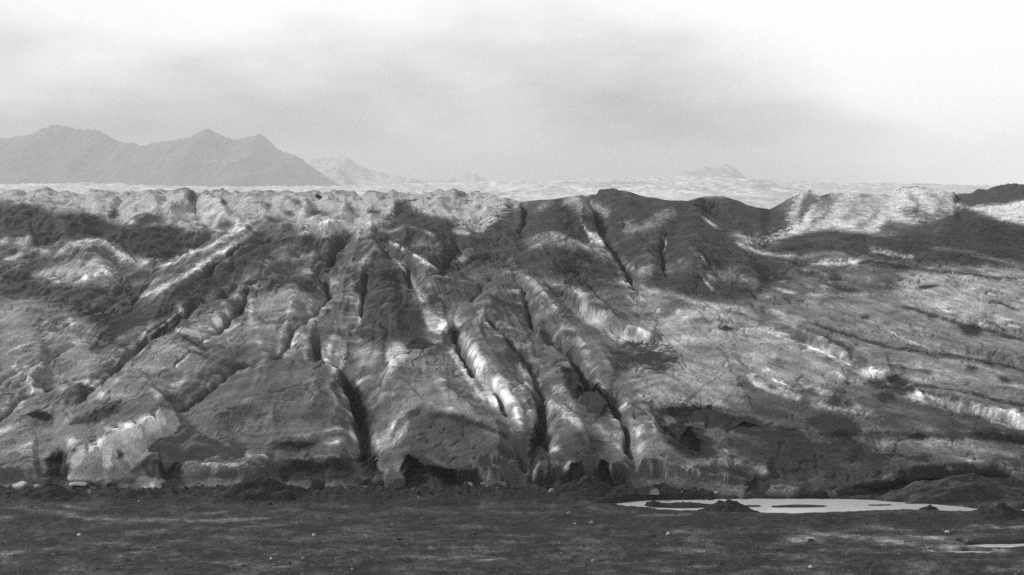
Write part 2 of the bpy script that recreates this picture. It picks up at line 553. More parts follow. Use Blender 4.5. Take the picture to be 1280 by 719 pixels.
crease([(760, 265), (778, 285), (800, 302), (826, 310)], 5, 5, 12, 12, crack=2)
crease([(826, 288), (831, 305), (828, 335), (833, 362)], 7, 6, 12, 12, crack=5, cw=1.6)
crease([(868, 262), (895, 283), (922, 300), (952, 312), (968, 318)], 9, 6, 12, 10, crack=4)
crease([(873, 328), (880, 350), (896, 364), (925, 372), (960, 382)], 5, 6, 10, 12, crack=3)
crease([(875, 312), (886, 338)], 3, 3, 7, 7, crack=3)
crease([(940, 345), (955, 356), (990, 368), (1030, 380)], 5, 6, 10, 10, crack=3)
crease([(1030, 349), (1050, 361), (1088, 364)], 5, 6, 10, 9, crack=4)
crease([(1105, 362), (1140, 360), (1178, 354)], 3, 4, 9, 8, crack=3)
crease([(410, 420), (395, 440), (398, 466), (412, 472)], 6, 8, 9, 9, crack=6, cw=5)
crease([(412, 470), (424, 495), (438, 530), (450, 566), (456, 605)], 16, 22, 13, 26, crack=7, cw=6)
crease([(475, 505), (455, 528), (445, 545)], 4, 6, 8, 14)
crease([(476, 460), (475, 480), (474, 500)], 5, 3, 6, 6, crack=2, cw=1.5)
crease([(668, 420), (678, 440), (700, 455), (715, 470), (735, 500), (750, 515)], 9, 9, 14, 18, crack=6, cw=5)
crease([(750, 510), (768, 545), (782, 575), (790, 602)], 10, 15, 12, 12, crack=7, cw=3)
crease([(660, 500), (672, 530), (678, 565), (680, 605)], 10, 14, 12, 14, crack=8, cw=5)
crease([(700, 375), (730, 395), (765, 415), (790, 428)], 5, 4, 14, 8)
crease([(785, 366), (800, 395), (830, 405), (850, 395)], 7, 7, 12, 12, crack=3)
crease([(822, 505), (816, 530), (826, 552), (850, 572), (880, 592), (930, 606)], 10, 9, 9, 20, crack=4, cw=3)
crease([(1225, 398), (1250, 415), (1270, 432)], 3, 4, 8, 8, crack=2)
crease([(1020, 425), (1065, 445), (1100, 450)], 3, 3, 8, 8, crack=2, cw=1.5)
crease([(150, 303), (155, 316), (175, 334), (190, 345)], 3, 3, 6, 6, crack=2, cw=1.4)
crease([(240, 250), (246, 268), (256, 288)], 3, 3, 6, 6, crack=2, cw=1.4)
crease([(272, 250), (285, 262), (305, 275)], 3, 3, 6, 6, crack=3, cw=1.6)
crease([(395, 242), (420, 258), (440, 268)], 3, 3, 6, 6, crack=3, cw=1.6)
crease([(425, 250), (438, 258), (445, 272)], 3, 3, 6, 6, crack=3, cw=1.6)
crease([(497, 248), (500, 262), (498, 275)], 3, 3, 6, 6, crack=3, cw=1.6)
crease([(555, 250), (560, 270), (575, 288), (590, 292), (606, 284), (625, 266)], 4, 4, 8, 8, crack=2)
crease([(970, 375), (1000, 380), (1070, 400), (1130, 415)], 3, 3, 8, 8, crack=1)
flush()

# ---- ice walls and undercuts
scarp([(72, 608), (100, 605), (145, 601), (175, 586), (204, 558), (228, 534)], 40, 70, ww=1.6)     # pale fluted wall, lower left
for x0, y0, x1, y1, k in [(108, 548, 116, 600, 5), (128, 541, 137, 598, 4), (147, 536, 158, 594, 6), (168, 527, 180, 578, 4), (190, 518, 200, 560, 5)]:
    crease([(x0, y0), ((x0 + x1) / 2 - 2, (y0 + y1) / 2), (x1, y1)], k, k, 6, 6, crack=1.6, cw=1.8)
flush()
scarp([(-30, 608), (10, 608), (50, 608)], 18, 30)
scarp([(122, 606), (150, 605), (180, 603), (205, 604)], 24, 40, ww=1.4)
scarp([(205, 605), (240, 600), (300, 602), (345, 604)], 17, 26, ww=1.4)
scarp([(225, 577), (265, 574), (305, 580)], -7, 14)
scarp([(330, 560), (360, 562), (385, 560), (440, 552)], 9, 20, ww=1.2)
scarp([(300, 586), (370, 590), (440, 588)], 13, 26, ww=1.5)
scarp([(440, 606), (470, 610), (500, 608)], 10, 14)
scarp([(490, 618), (530, 617), (590, 617), (640, 614)], 30, 34, ww=1.8)                          # face over the long cave
scarp([(482, 560), (505, 530), (520, 518), (560, 522), (602, 536), (640, 552)], 9, 14, ww=1.6)
scarp([(660, 612), (700, 612), (760, 611), (795, 608)], 26, 34, ww=1.8)
scarp([(790, 608), (830, 608), (880, 609), (920, 607)], 20, 34, ww=2.4)
scarp([(930, 470), (945, 482), (975, 494), (1005, 504), (1050, 514)], 9, 20, ww=1.3)
scarp([(984, 420), (1005, 428), (1030, 440), (1062, 456)], 9, 16, ww=1.3)
scarp([(1080, 468), (1100, 474), (1118, 470)], 8, 14, ww=1.2)
scarp([(1118, 490), (1150, 502), (1200, 515), (1245, 528), (1300, 540)], 16, 26, ww=1.5)
scarp([(700, 372), (720, 385), (745, 402), (775, 422), (805, 432), (828, 431)], 15, 18, ww=1.5)
scarp([(645, 455), (656, 472), (672, 488)], 8, 12)
scarp([(1010, 333), (1050, 334), (1085, 329)], 6, 12)
scarp([(1078, 328), (1105, 334), (1135, 335)], 5, 12)
scarp([(0, 305), (20, 306), (42, 304)], 8, 14)
scarp([(735, 310), (748, 314), (758, 306)], 8, 9)
scarp([(905, 305), (930, 316), (957, 318)], 6, 8)
scarp([(60, 357), (100, 360), (145, 358)], 5, 16)
scarp([(370, 297), (400, 297), (428, 294)], 6, 14)
scarp([(905, 590), (935, 600), (965, 606)], 12, 16)
scarp([(860, 612), (980, 622), (1060, 622), (1100, 615), (1150, 602), (1230, 595), (1290, 602)], 17, 34, ww=1.5)   # front edge, right
scarp([(1020, 545), (1100, 548), (1200, 553), (1290, 562)], 7, 26)
scarp([(1060, 585), (1075, 570), (1110, 555)], -6, 12)
scarp([(1180, 415), (1215, 412), (1250, 420)], 4, 10)

for pts, h in [([(1000, 402), (1060, 418), (1130, 436), (1220, 448), (1320, 468)], 6), ([(1120, 380), (1200, 404), (1320, 434)], 5), ([(1185, 347), (1240, 374), (1320, 394)], 5),
               ([(985, 366), (1060, 372), (1130, 374), (1200, 372)], 4), ([(1130, 478), (1200, 488), (1320, 512)], 5), ([(960, 452), (1010, 462), (1060, 482)], 5), ([(955, 318), (1010, 312), (1080, 314), (1150, 322)], 4),
               ([(840, 412), (900, 404), (960, 414)], 5), ([(1140, 345), (1200, 350), (1320, 362)], 4)]:
    scarp(pts, h, 24, ww=1.4)

# ---- foot of the ice: lower where the photo's edge lies higher
fx = [-600, 440, 470, 640, 800, 880, 960, 1060, 1110, 1160, 1230, 1280, 1900]
fv = [-2, -3, 2, 0, -7, -5, 5, 8, 2, -6, -10, -4, -4]
Dp -= np.interp(Scol, fx, fv)[None, :] * sstep(590, 612, Tg)
Dp += (5.5 * fbm(Scol / 33, Scol * 0, 151, 3))[None] * sstep(575, 612, Tg)

# ---- long low folds of the right-hand slope
ridge([(900, 388), (1000, 412), (1100, 440), (1200, 456), (1320, 480)], [3, 6, 7, 6, 4], 20, 12)
ridge([(1090, 398), (1200, 425), (1320, 455)], 5, 16, 10)
ridge([(960, 342), (1060, 372), (1200, 392), (1320, 410)], 4, 12, 9)
ridge([(1130, 470), (1210, 480), (1320, 505)], 5, 14, 9)
ridge([(1150, 520), (1230, 535), (1320, 552)], 5, 14, 9)
ridge([(1130, 330), (1200, 337), (1320, 352)], 4, 8, 6)
ridge([(880, 400), (930, 425), (985, 450)], 4, 14, 12)
flush()
crease([(955, 424), (1000, 433), (1050, 459), (1080, 476), (1110, 490), (1140, 501), (1200, 516), (1240, 528), (1300, 548)], 3, 4, 10, 12, crack=3, cw=1.8)
crease([(908, 442), (918, 455), (936, 475), (960, 491), (1000, 504), (1045, 514), (1095, 528)], 3, 5, 10, 12, crack=4, cw=2.0)
crease([(1000, 398), (1100, 428), (1200, 445), (1320, 465)], 3, 4, 12, 16, crack=1.5, cw=1.6)
crease([(1120, 378), (1200, 402), (1320, 432)], 3, 3, 12, 16, crack=1.2, cw=1.5)
crease([(1185, 345), (1240, 372), (1320, 392)], 3, 3, 10, 12, crack=1.5, cw=1.5)
crease([(1080, 325), (1120, 332), (1180, 339), (1320, 346)], 3, 3, 7, 9, crack=2, cw=1.5)
crease([(985, 331), (1005, 340), (1042, 334), (1082, 327)], 3, 3, 7, 7, crack=2, cw=1.5)
crease([(930, 330), (960, 342), (1000, 350), (1060, 360)], 3, 3, 8, 10, crack=1.5)
crease([(1225, 455), (1270, 475), (1320, 490)], 2, 3, 8, 10, crack=2)
crease([(60, 352), (120, 360), (180, 372)], 3, 4, 10, 14, crack=1.5)
crease([(0, 375), (80, 385), (150, 402)], 3, 3, 14, 20, crack=1)
crease([(245, 352), (285, 335), (318, 315), (345, 300)], 4, 5, 8, 12, crack=2.5)
crease([(360, 335), (385, 322), (412, 310)], 3, 4, 8, 8, crack=2)
crease([(690, 330), (720, 350), (755, 385), (780, 400)], 4, 4, 10, 12, crack=2)
crease([(586, 400), (592, 380), (605, 362), (622, 350)], 4, 4, 8, 10, crack=2)
crease([(330, 498), (360, 494), (400, 482)], 3, 4, 10, 10, crack=1.5)
crease([(20, 470), (60, 488), (100, 480)], 3, 3, 9, 9, crack=1.5)
crease([(505, 470), (520, 490), (545, 505)], 3, 3, 9, 9, crack=1)
crease([(590, 575), (605, 590), (620, 612)], 5, 5, 9, 9, crack=4)
crease([(640, 560), (652, 585), (660, 608)], 4, 4, 8, 8, crack=3)
flush()

foot = np.interp(Scol, [-600, 0, 440, 640, 760, 800, 880, 920, 960, 1060, 1110, 1160, 1230, 1280, 1900], [611, 612, 614, 616, 614, 610, 612, 618, 622, 622, 617, 608, 604, 606, 608]) + 4.0 * fbm(Scol / 30, Scol * 0, 155, 3)
Dp = np.where(Tg > foot[None] - 3, np.minimum(Dp, 5 - 1.3 * (Tg - foot[None])), Dp)
# ---- procedural relief between the traced forms; psi runs across the flow of the ice, eta along it
def flow(S_, T_):
    return (S_ - 480) * np.exp(-0.0052 * (T_ - 450)), T_ + 0.0026 * (S_ - 480) ** 2 * 0.6


near = sstep(243, 330, Tg)
psi, eta = flow(Sg, Tg)
out = np.maximum(sstep(1290, 1420, Sg), 1 - sstep(-130, -10, Sg))
Dp += out * near * 15 * (ridged(psi / 130 + 3, eta / 400, 21, 2) - 0.5)
right = sstep(860, 980, Sg)
Dp += near * (1 - 0.55 * right) * 2.6 * (ridged(psi / 30 + fbm(Sg / 60, Tg / 60, 31, 2), eta / 130, 22, 2) - 0.3)
far = 1 - sstep(250, 290, Tg)
leftw = 1 - sstep(600, 680, Sg)
Dp += far * (1.0 + 1.2 * leftw) * (ridged(Sg / 24 + Tg / 16, Tg / 8, 47, 3) - 0.2)
Dp += (1 - sstep(243, 262, Tg)) * leftw * 9 * (fbm(Sg / 36, Tg / 30, 153, 4))
# humps overlapping one another on the upper ice
Dp += (0.75 + 0.5 * leftw) * 1.15 * (fbm(U1 / 6.5, V1 / 13, 161, 3) + 0.35 * ridged(U1 / 9, V1 / 9, 163, 2) - 0.1) * F / Yg * (1 - sstep(320, 450, Tg)) * (1 - 0.5 * right)
# the crest line: behind it the surface sinks out of sight
sky = np.interp(Scol, [-700, 0, 600, 630, 652, 675, 700, 735, 757, 775, 800, 830, 860, 885, 905, 925, 936, 962, 985, 1012, 1025, 1040, 1065, 1100, 1120, 1145, 1190, 1215, 1235, 1257, 1280, 1320, 2000],
                [236, 236, 238, 247, 252, 250, 248, 242, 232, 237, 244, 250, 251, 245, 245, 252, 257, 262, 249, 236, 246, 240, 241, 243, 235, 232, 240, 238, 229, 224, 231, 240, 244])
sky = sky + (1.0 + 5 * (1 - sstep(600, 660, Scol))) * fbm(Scol / 17, Scol * 0, 143, 4)
cap = Tg - sky[None] - 0.25 * np.maximum(0, sky[None] + 1 - Tg)
Dp[...] = np.where((Tg < 275), np.minimum(Dp, cap), Dp)
# ---- hollows under the front edge
cave([(497, 619), (499, 592), (511, 567), (521, 572), (534, 581), (560, 590), (584, 588), (590, 602), (588, 619)], 12)
cave([(705, 610), (712, 588), (740, 573), (765, 586), (785, 612)], 8)
cave([(662, 606), (664, 560), (670, 535), (680, 552), (690, 590), (690, 606)], 4)
cave([(455, 606), (450, 575), (462, 570), (478, 590), (476, 608)], 4)
cave([(60, 608), (61, 588), (54, 577), (66, 570), (76, 561), (86, 564), (79, 580), (84, 608)], 1.6)
cave([(144, 578), (147, 566), (151, 556), (154, 572)], 1.0)
cave([(138, 600), (142, 592), (160, 588), (176, 592), (170, 602)], 2.5)
cave([(392, 468), (389, 446), (398, 438), (405, 450), (404, 468)], 5)
cave([(508, 432), (520, 423), (543, 431), (528, 434)], 3)
cave([(722, 505), (722, 478), (740, 478), (768, 508), (740, 512)], 6)
cave([(850, 552), (862, 532), (880, 545), (888, 566), (870, 566)], 3)
cave([(985, 625), (1010, 617), (1060, 614), (1100, 604), (1150, 594), (1230, 588), (1268, 596), (1262, 606), (1200, 610), (1120, 620), (1060, 626)], 6)
patch_later = [(985, 625), (1010, 617), (1060, 615), (1100, 606), (1150, 596), (1230, 590), (1268, 598), (1262, 606), (1200, 610), (1120, 620), (1060, 626)]
cave([(1245, 598), (1250, 592), (1275, 600), (1270, 604)], 2)
cave([(345, 559), (365, 551), (388, 555), (386, 561)], 2)
cave([(225, 600), (228, 585), (222, 578), (200, 575), (214, 601)], 2)
cave([(930, 614), (945, 598), (960, 600), (958, 616)], 3)

# ---- resample every column so that walls get as many points as slopes
def blur_cols(a, n):
    k = np.pad(a, ((0, 0), (n, n)), mode='edge').cumsum(1)
    k = np.pad(k, ((0, 0), (1, 0)))
    return (k[:, 2 * n + 1:] - k[:, :-2 * n - 1]) / (2 * n + 1)


NR1 = NR
app0 = Tg - Dp
den = np.sqrt(0.35 + (np.diff(app0, axis=0) / np.diff(Trow)[:, None]) ** 2) * np.abs(np.diff(Trow))[:, None]
den = blur_cols(np.clip(den, 0, 6), 26)
cum = np.concatenate([np.zeros((1, NC)), np.cumsum(den, 0)])
NR = 830
T2 = np.empty((NR, NC)); D2 = np.empty((NR, NC)); C2 = np.empty((NR, NC)); P2 = np.empty((NR, NC)); Y2 = np.empty((NR, NC))
for j in range(NC):
    T2[:, j] = np.interp(np.linspace(0, cum[-1, j], NR), cum[:, j], Trow)
    D2[:, j] = np.interp(-T2[:, j], -Trow, Dp[:, j])
    C2[:, j] = np.interp(-T2[:, j], -Trow, CR[:, j])
    P2[:, j] = np.interp(-T2[:, j], -Trow, PUSH[:, j])
    Y2[:, j] = np.interp(-T2[:, j], -Trow, yprof)
CR1, Dp1 = CR, Dp
Tg, Dp, CR, PUSH, Yg = T2, D2, C2, P2, Y2
Sg = np.repeat(Scol[None], NR, 0)
near = sstep(243, 330, Tg)
far = 1 - sstep(250, 290, Tg)
TA = Tg - Dp                                   # height on the face, so that texture is not stretched on steep walls
right = sstep(860, 980, Sg)
broken = sstep(8, 22, CR)                 # torn ice along the crevasses
U = (Sg - 640.0) / F * Yg                       # metres across the ice
V = Yg + H - (TA - HZ) / F * Yg                 # metres up and back along it
mid = fbm(U / 1.5, V / 1.5, 41, 4) * (PUSH < 0.2)
solid = (PUSH < 0.2)
Dp = Dp + F / Yg * (0.09 * (1 - 0.3 * right) + 0.12 * broken) * mid
Dp = Dp + F / Yg * (0.045 + 0.06 * broken) * (ridged(U / 0.7, V / 0.8, 44, 3) - 0.6) * solid
psi, eta = flow(Sg, TA)
ck = sstep(0.82, 1.0, ridged(psi / 26 + 1.2 * fbm(U / 4, V / 6, 131, 3), eta / 75, 133, 1)) * sstep(-0.1, 0.25, fbm(U / 7, V / 9, 135, 2))
Dp = Dp - near * 2.6 * ck
ck2 = sstep(0.86, 1.0, ridged(V / 5 + 1.2 * fbm(U / 3, V / 5, 137, 3), U / 6, 139, 1)) * sstep(0.0, 0.3, fbm(U / 6 + 5, V / 8, 141, 2))
Dp = Dp - near * 1.8 * ck2
cap = Tg - sky[None] - 0.25 * np.maximum(0, sky[None] + 1 - Tg)
Dp = np.where(Tg < 275, np.minimum(Dp, cap), Dp)
TA = Tg - Dp
V = Yg + H - (TA - HZ) / F * Yg
wx = 4.0 * fbm(U / 3.0, V / 4.0, 1, 4)
wy = 2.2 * fbm(U / 3.0 + 9, V / 4.0, 3, 4)


def nominal(x, y):
    """plan place of the surface point seen at photo pixel (x, y)"""
    c = min(max(int(np.searchsorted(Scol, x)), 0), NC - 1)
    hit = np.nonzero(TA[:, c] <= y)[0]
    return x, (float(Tg[hit[0], c]) if len(hit) else float(Tg[-1, c]))


cave([(828, 548), (834, 520), (852, 511), (900, 518), (955, 532), (950, 541), (900, 535), (860, 530), (845, 550)], 4)
# ------------------------------------------------------------------ debris cover and painted shade (albedo of the surface)
ALB = 0.150 + 0.08 * np.maximum(sstep(1270, 1330, Sg), 1 - sstep(-60, 0, Sg))


def region(q, pad):
    """the surface points near an outline traced on the face of the ice"""
    c0, c1 = np.searchsorted(Scol, [q[:, 0].min() - pad, q[:, 0].max() + pad])
    t = TA[:, c0:c1]
    r, c = np.nonzero((t > q[:, 1].min() - pad) & (t < q[:, 1].max() + pad))
    return r, c + c0


def dist_face(q, X, Y):
    best = np.full(X.shape, 1e18); side = np.ones(X.shape); u = np.zeros(X.shape)
    seg = np.hypot(*(q[1:] - q[:-1]).T)
    cum_ = np.concatenate([[0], np.cumsum(seg)])
    for i in range(len(seg)):
        ax, ay = q[i]; dx, dy = q[i + 1] - q[i]
        ox = X - ax; oy = Y - ay
        t = np.clip((ox * dx + oy * dy) / (dx * dx + dy * dy + 1e-9), 0, 1)
        d2 = (ox - t * dx) ** 2 + (oy - t * dy) ** 2
        m = d2 < best
        best = np.where(m, d2, best)
        side = np.where(m, np.sign(dx * oy - dy * ox + 1e-12), side)
        u = np.where(m, (cum_[i] + t * seg[i]) / cum_[-1], u)
    return np.sqrt(best), side, u


def tone(pts, width, val, k=1.0, ta=0.1, tb=0.1, wside=None, nz=0.5, p=2.0):
    """a band of dirt, clean ice or painted shade along a line on the surface; wside gives the width on the B side"""
    val = val * 1.3 if 0.14 < val < 0.345 else val
    if math.hypot(pts[-1][0] - pts[0][0], pts[-1][1] - pts[0][1]) < 60:
        ta, tb = max(ta, 0.42), max(tb, 0.42)
    q = spline(pts, 7.0)
    wb = width if wside is None else wside
    rc = region(q, 2.4 * max(width, wb) + 4)
    d, s, u = dist_face(q, Sg[rc] + 0.5 * wx[rc], TA[rc] + 0.5 * wy[rc])
    w = np.where(s > 0, width, wb) * (1 + nz * NZ1[rc])
    m = np.exp(-(d / np.maximum(w, 0.3)) ** p) * taper(u, ta, tb) * k
    m = np.clip(m * (1 + nz * NZ2[rc]), 0, 1)
    ALB[rc] = np.exp(np.log(ALB[rc]) * (1 - m) + math.log(val) * m)


def patch(pts, val, k=1.0, soft=6.0, nz=0.6):
    """a patch with an outline"""
    val = val * 1.45 if 0.145 < val < 0.29 else val
    q = spline(list(pts) + [pts[0]], 7.0)
    rc = region(q, 2 * soft + 6)
    X, Y = Sg[rc] + 0.7 * wx[rc], TA[rc] + 0.7 * wy[rc]
    d, s, u = dist_face(q, X, Y)
    ins = inside(q, None, None, X, Y)
    sd = np.where(ins, d, -d) + nz * soft * (1.3 * NZ1[rc] + 0.9 * NZ2[rc])
    m = sstep(-soft, soft, sd) * k
    ALB[rc] = np.exp(np.log(ALB[rc]) * (1 - m) + math.log(val) * m)


NZ1 = fbm(U / 2.0, V / 2.4, 51, 4) * 1.5
NZ2 = fbm(U / 0.5 + 3, V / 0.6, 55, 3) * 1.5

# the large fields
patch([(-300, 250), (60, 236), (460, 238), (660, 235), (652, 262), (600, 292), (540, 275), (430, 290), (330, 275), (260, 285), (140, 278), (0, 252)], 0.33, 1, 7)
patch([(-300, 262), (0, 257), (70, 268), (115, 269), (142, 282), (230, 288), (226, 312), (150, 302), (90, 300), (0, 298), (-300, 310)], 0.072, 0.95, 4)
patch([(140, 297), (200, 285), (232, 295), (222, 318), (190, 322), (160, 315)], 0.06, 0.9, 4)
patch([(500, 262), (560, 280), (600, 292), (640, 260), (757, 233), (800, 245), (900, 246), (975, 262), (1000, 300), (960, 360), (880, 378), (780, 350), (700, 372), (640, 335), (560, 345), (440, 345), (480, 330), (440, 320)], 0.078, 0.95, 7, 1.3)
patch([(948, 304), (984, 288), (984, 272), (994, 256), (1012, 236), (1150, 230), (1300, 240), (1300, 285), (1215, 268), (1180, 280), (1135, 300), (1060, 292), (1030, 288), (995, 300), (965, 305)], 0.43, 1, 7, 1.0)
patch([(1192, 246), (1215, 238), (1257, 224), (1300, 236), (1290, 246), (1258, 254), (1215, 257), (1195, 254)], 0.09, 0.95, 3)
patch([(1150, 282), (1190, 268), (1205, 260), (1240, 274), (1300, 284), (1700, 300), (1700, 335), (1260, 332), (1180, 318), (1110, 300)], 0.07, 0.95, 5)
patch([(960, 305), (1030, 290), (1140, 302), (1200, 322), (1160, 328), (1100, 322), (1020, 318), (970, 325)], 0.075, 0.8, 5)
patch([(90, 380), (180, 385), (320, 300), (345, 310), (240, 385), (190, 398), (110, 400)], 0.075, 0.85, 6)
patch([(-300, 350), (0, 340), (60, 358), (160, 358), (190, 372), (150, 400), (60, 382), (0, 372), (-300, 380)], 0.085, 0.7, 6)
patch([(-300, 310), (0, 330), (40, 322), (70, 325), (60, 345), (-10, 345)], 0.10, 0.7, 5)
patch([(-300, 380), (0, 372), (100, 395), (140, 440), (100, 470), (0, 490), (-300, 500)], 0.17, 0.8, 10)
patch([(225, 420), (290, 395), (300, 420), (250, 470), (180, 495), (110, 500), (160, 460)], 0.17, 0.8, 8)
patch([(310, 365), (395, 365), (405, 390), (360, 440), (310, 425)], 0.18, 0.75, 8)
patch([(340, 345), (385, 348), (395, 362), (330, 362)], 0.075, 0.7, 4)
patch([(280, 500), (420, 475), (432, 520), (330, 540), (230, 560)], 0.145, 0.7, 10)
patch([(440, 345), (480, 336), (500, 350), (530, 400), (520, 425), (455, 425), (452, 380)], 0.07, 0.85, 5)
patch([(455, 335), (480, 306), (515, 322), (545, 340), (500, 336)], 0.13, 0.8, 4)
patch([(605, 345), (640, 345), (655, 390), (670, 440), (640, 440), (600, 395), (560, 380), (555, 365)], 0.115, 0.7, 8)
patch([(790, 400), (900, 385), (985, 425), (1090, 475), (1000, 500), (930, 470), (920, 505), (830, 505), (780, 465)], 0.20, 0.85, 10)
patch([(900, 380), (1000, 375), (1180, 360), (1320, 370), (1320, 520), (1200, 500), (1110, 470), (1000, 420)], 0.17, 0.75, 12)
patch([(1120, 345), (1200, 338), (1320, 340), (1320, 400), (1200, 400), (1130, 372)], 0.24, 0.7, 9)
patch([(1040, 475), (1130, 495), (1300, 545), (1300, 580), (1100, 555), (1000, 545), (950, 500)], 0.12, 0.7, 8)
patch([(880, 560), (960, 535), (1060, 555), (1300, 580), (1320, 640), (960, 640), (930, 600)], 0.075, 0.85, 8)
patch([(1100, 558), (1200, 550), (1310, 560), (1310, 590), (1200, 580), (1110, 580)], 0.16, 0.6, 6)
patch([(480, 440), (560, 425), (590, 500), (640, 545), (560, 520), (500, 520), (478, 510)], 0.15, 0.7, 8)
patch([(500, 575), (515, 532), (560, 522), (630, 555), (650, 610), (600, 600), (560, 580), (530, 570)], 0.10, 0.7, 6)
patch([(690, 560), (720, 540), (755, 560), (775, 600), (700, 600)], 0.10, 0.6, 6)
patch([(770, 540), (820, 545), (880, 590), (900, 612), (800, 612), (785, 580)], 0.15, 0.6, 6)
patch([(-50, 560), (50, 545), (60, 600), (-50, 606)], 0.15, 0.6, 6)
patch([(-50, 495), (80, 500), (150, 520), (80, 560), (-50, 560)], 0.17, 0.7, 8)

# clean ice: walls, crests, torn edges
patch([(82, 600), (95, 560), (130, 545), (170, 524), (206, 511), (224, 530), (200, 556), (146, 598)], 0.40, 0.97, 3, 0.3)
patch([(0, 300), (40, 295), (42, 306), (0, 308)], 0.30, 0.9, 3)
tone([(-20, 335), (0, 327), (20, 319), (50, 311), (66, 318)], 5, 0.36, wside=2)
tone([(70, 320), (88, 305), (115, 300), (132, 303), (150, 317), (172, 325), (195, 327)], 7, 0.42, wside=2.5)
patch([(95, 327), (130, 322), (148, 356), (100, 356), (60, 350), (40, 342)], 0.24, 0.85, 6)
tone([(190, 335), (232, 319), (270, 304), (290, 289), (318, 274)], 5, 0.30, wside=2.5)
tone([(165, 376), (222, 350), (262, 324), (300, 300), (330, 280)], 3.5, 0.40, wside=4)
patch([(370, 294), (395, 278), (425, 280), (428, 294), (400, 297)], 0.36, 0.9, 3)
patch([(255, 258), (300, 272), (318, 276), (300, 290), (270, 290), (248, 275)], 0.38, 0.8, 4)
tone([(325, 330), (370, 322), (400, 315)], 4, 0.20, 0.7)
tone([(440, 342), (458, 322), (478, 300)], 4, 0.22, 0.9)
tone([(482, 300), (510, 313), (532, 327), (552, 341)], 3.2, 0.26, 0.95, wside=1.5)
tone([(470, 285), (488, 290), (505, 283), (527, 287), (545, 298)], 2.5, 0.24, 0.8)
tone([(440, 305), (455, 292), (475, 280)], 5, 0.24, 0.8)
tone([(496, 325), (510, 345), (520, 365), (530, 382)], 1, 0.36, 0.95, wside=5)
tone([(440, 360), (446, 380), (448, 400)], 8, 0.26, 0.8)
tone([(447, 390), (451, 410)], 3, 0.40, 0.9)
patch([(570, 316), (585, 318), (586, 332), (577, 338)], 0.18, 0.7, 4, 1.3)
patch([(563, 288), (580, 287), (590, 292), (575, 294)], 0.34, 0.9, 2)
tone([(530, 378), (536, 395), (545, 412)], 6, 0.42, 0.95)
patch([(530, 396), (572, 395), (577, 406), (556, 414), (536, 416)], 0.38, 0.95, 3)
tone([(575, 415), (598, 450), (622, 488), (642, 515), (660, 540)], 16, 0.24, 0.9, wside=6)
patch([(600, 475), (625, 468), (640, 490), (650, 510), (640, 520), (612, 500)], 0.34, 0.9, 4)
patch([(475, 545), (500, 512), (512, 518), (500, 550), (480, 562), (468, 560)], 0.30, 0.95, 4)
patch([(482, 446), (490, 428), (504, 430), (508, 448), (495, 460)], 0.27, 0.9, 4)
patch([(402, 450), (410, 425), (425, 420), (432, 445), (425, 460), (410, 460)], 0.28, 0.9, 4)
tone([(440, 450), (465, 452), (476, 455)], 8, 0.24, 0.8)
tone([(405, 475), (418, 495), (424, 515)], 6, 0.30, 0.9, wside=2)
tone([(395, 555), (415, 552), (438, 548)], 5, 0.27, 0.9)
patch([(645, 455), (652, 460), (676, 482), (672, 490), (652, 480)], 0.30, 0.9, 3)
tone([(700, 490), (715, 510), (722, 525)], 7, 0.25, 0.8)
tone([(735, 525), (755, 540), (765, 560)], 4, 0.28, 0.8)
patch([(738, 455), (752, 447), (756, 462), (744, 472)], 0.14, 0.7, 5, 1.0)
tone([(650, 306), (672, 295), (700, 293), (722, 304), (745, 313)], 3.5, 0.17, 0.9, wside=3)
tone([(660, 268), (680, 257), (697, 250)], 5, 0.20, 0.8)
tone([(700, 250), (725, 247), (745, 258)], 4, 0.26, 0.85)
tone([(712, 262), (735, 265), (748, 275)], 4, 0.17, 0.7)
tone([(722, 268), (735, 292), (745, 312)], 2.2, 0.30, 0.95)
patch([(735, 290), (748, 290), (759, 304), (754, 311), (742, 312)], 0.36, 0.95, 2.5)
tone([(770, 270), (785, 280), (800, 285)], 4, 0.2, 0.7)
tone([(800, 278), (825, 268), (848, 258)], 5, 0.15, 0.8)
tone([(826, 288), (831, 303), (829, 320)], 1.5, 0.36, 0.95)
tone([(868, 264), (893, 282), (908, 290)], 1.8, 0.34, 0.95)
tone([(906, 288), (930, 298), (955, 308)], 6, 0.30, 0.95)
tone([(915, 300), (940, 312), (975, 320), (1000, 318)], 3.5, 0.26, 0.9)
tone([(873, 332), (880, 350), (894, 364), (905, 370)], 1.7, 0.32, 0.95)
tone([(874, 315), (885, 336)], 1.3, 0.28, 0.95)
tone([(912, 330), (912, 345)], 1.0, 0.24, 0.9)
tone([(873, 246), (893, 242), (912, 247)], 4, 0.38, 0.95)
tone([(643, 336), (672, 360), (700, 385), (716, 402)], 3.5, 0.17, 0.9)
patch([(702, 374), (722, 376), (750, 390), (775, 412), (795, 424), (828, 424), (825, 432), (780, 430), (745, 410), (720, 396)], 0.34, 0.95, 3)
tone([(765, 345), (780, 352), (800, 362)], 4, 0.28, 0.85)
patch([(790, 372), (810, 362), (832, 372), (826, 388), (804, 392), (790, 386)], 0.19, 0.75, 6, 1.2)
tone([(800, 362), (840, 368), (870, 378), (910, 384), (945, 388)], 4, 0.28, 0.85)
tone([(825, 410), (850, 390), (880, 384)], 6, 0.23, 0.8)
tone([(960, 418), (985, 423), (1000, 428)], 4, 0.32, 0.95)
patch([(1002, 430), (1025, 433), (1060, 450), (1062, 456), (1040, 450), (1015, 440)], 0.38, 0.95, 3)
patch([(1072, 462), (1100, 460), (1117, 467), (1100, 473), (1080, 472)], 0.36, 0.95, 3)
patch([(1118, 490), (1140, 488), (1180, 498), (1240, 510), (1300, 528), (1300, 542), (1240, 526), (1180, 510), (1140, 500)], 0.42, 0.97, 3)
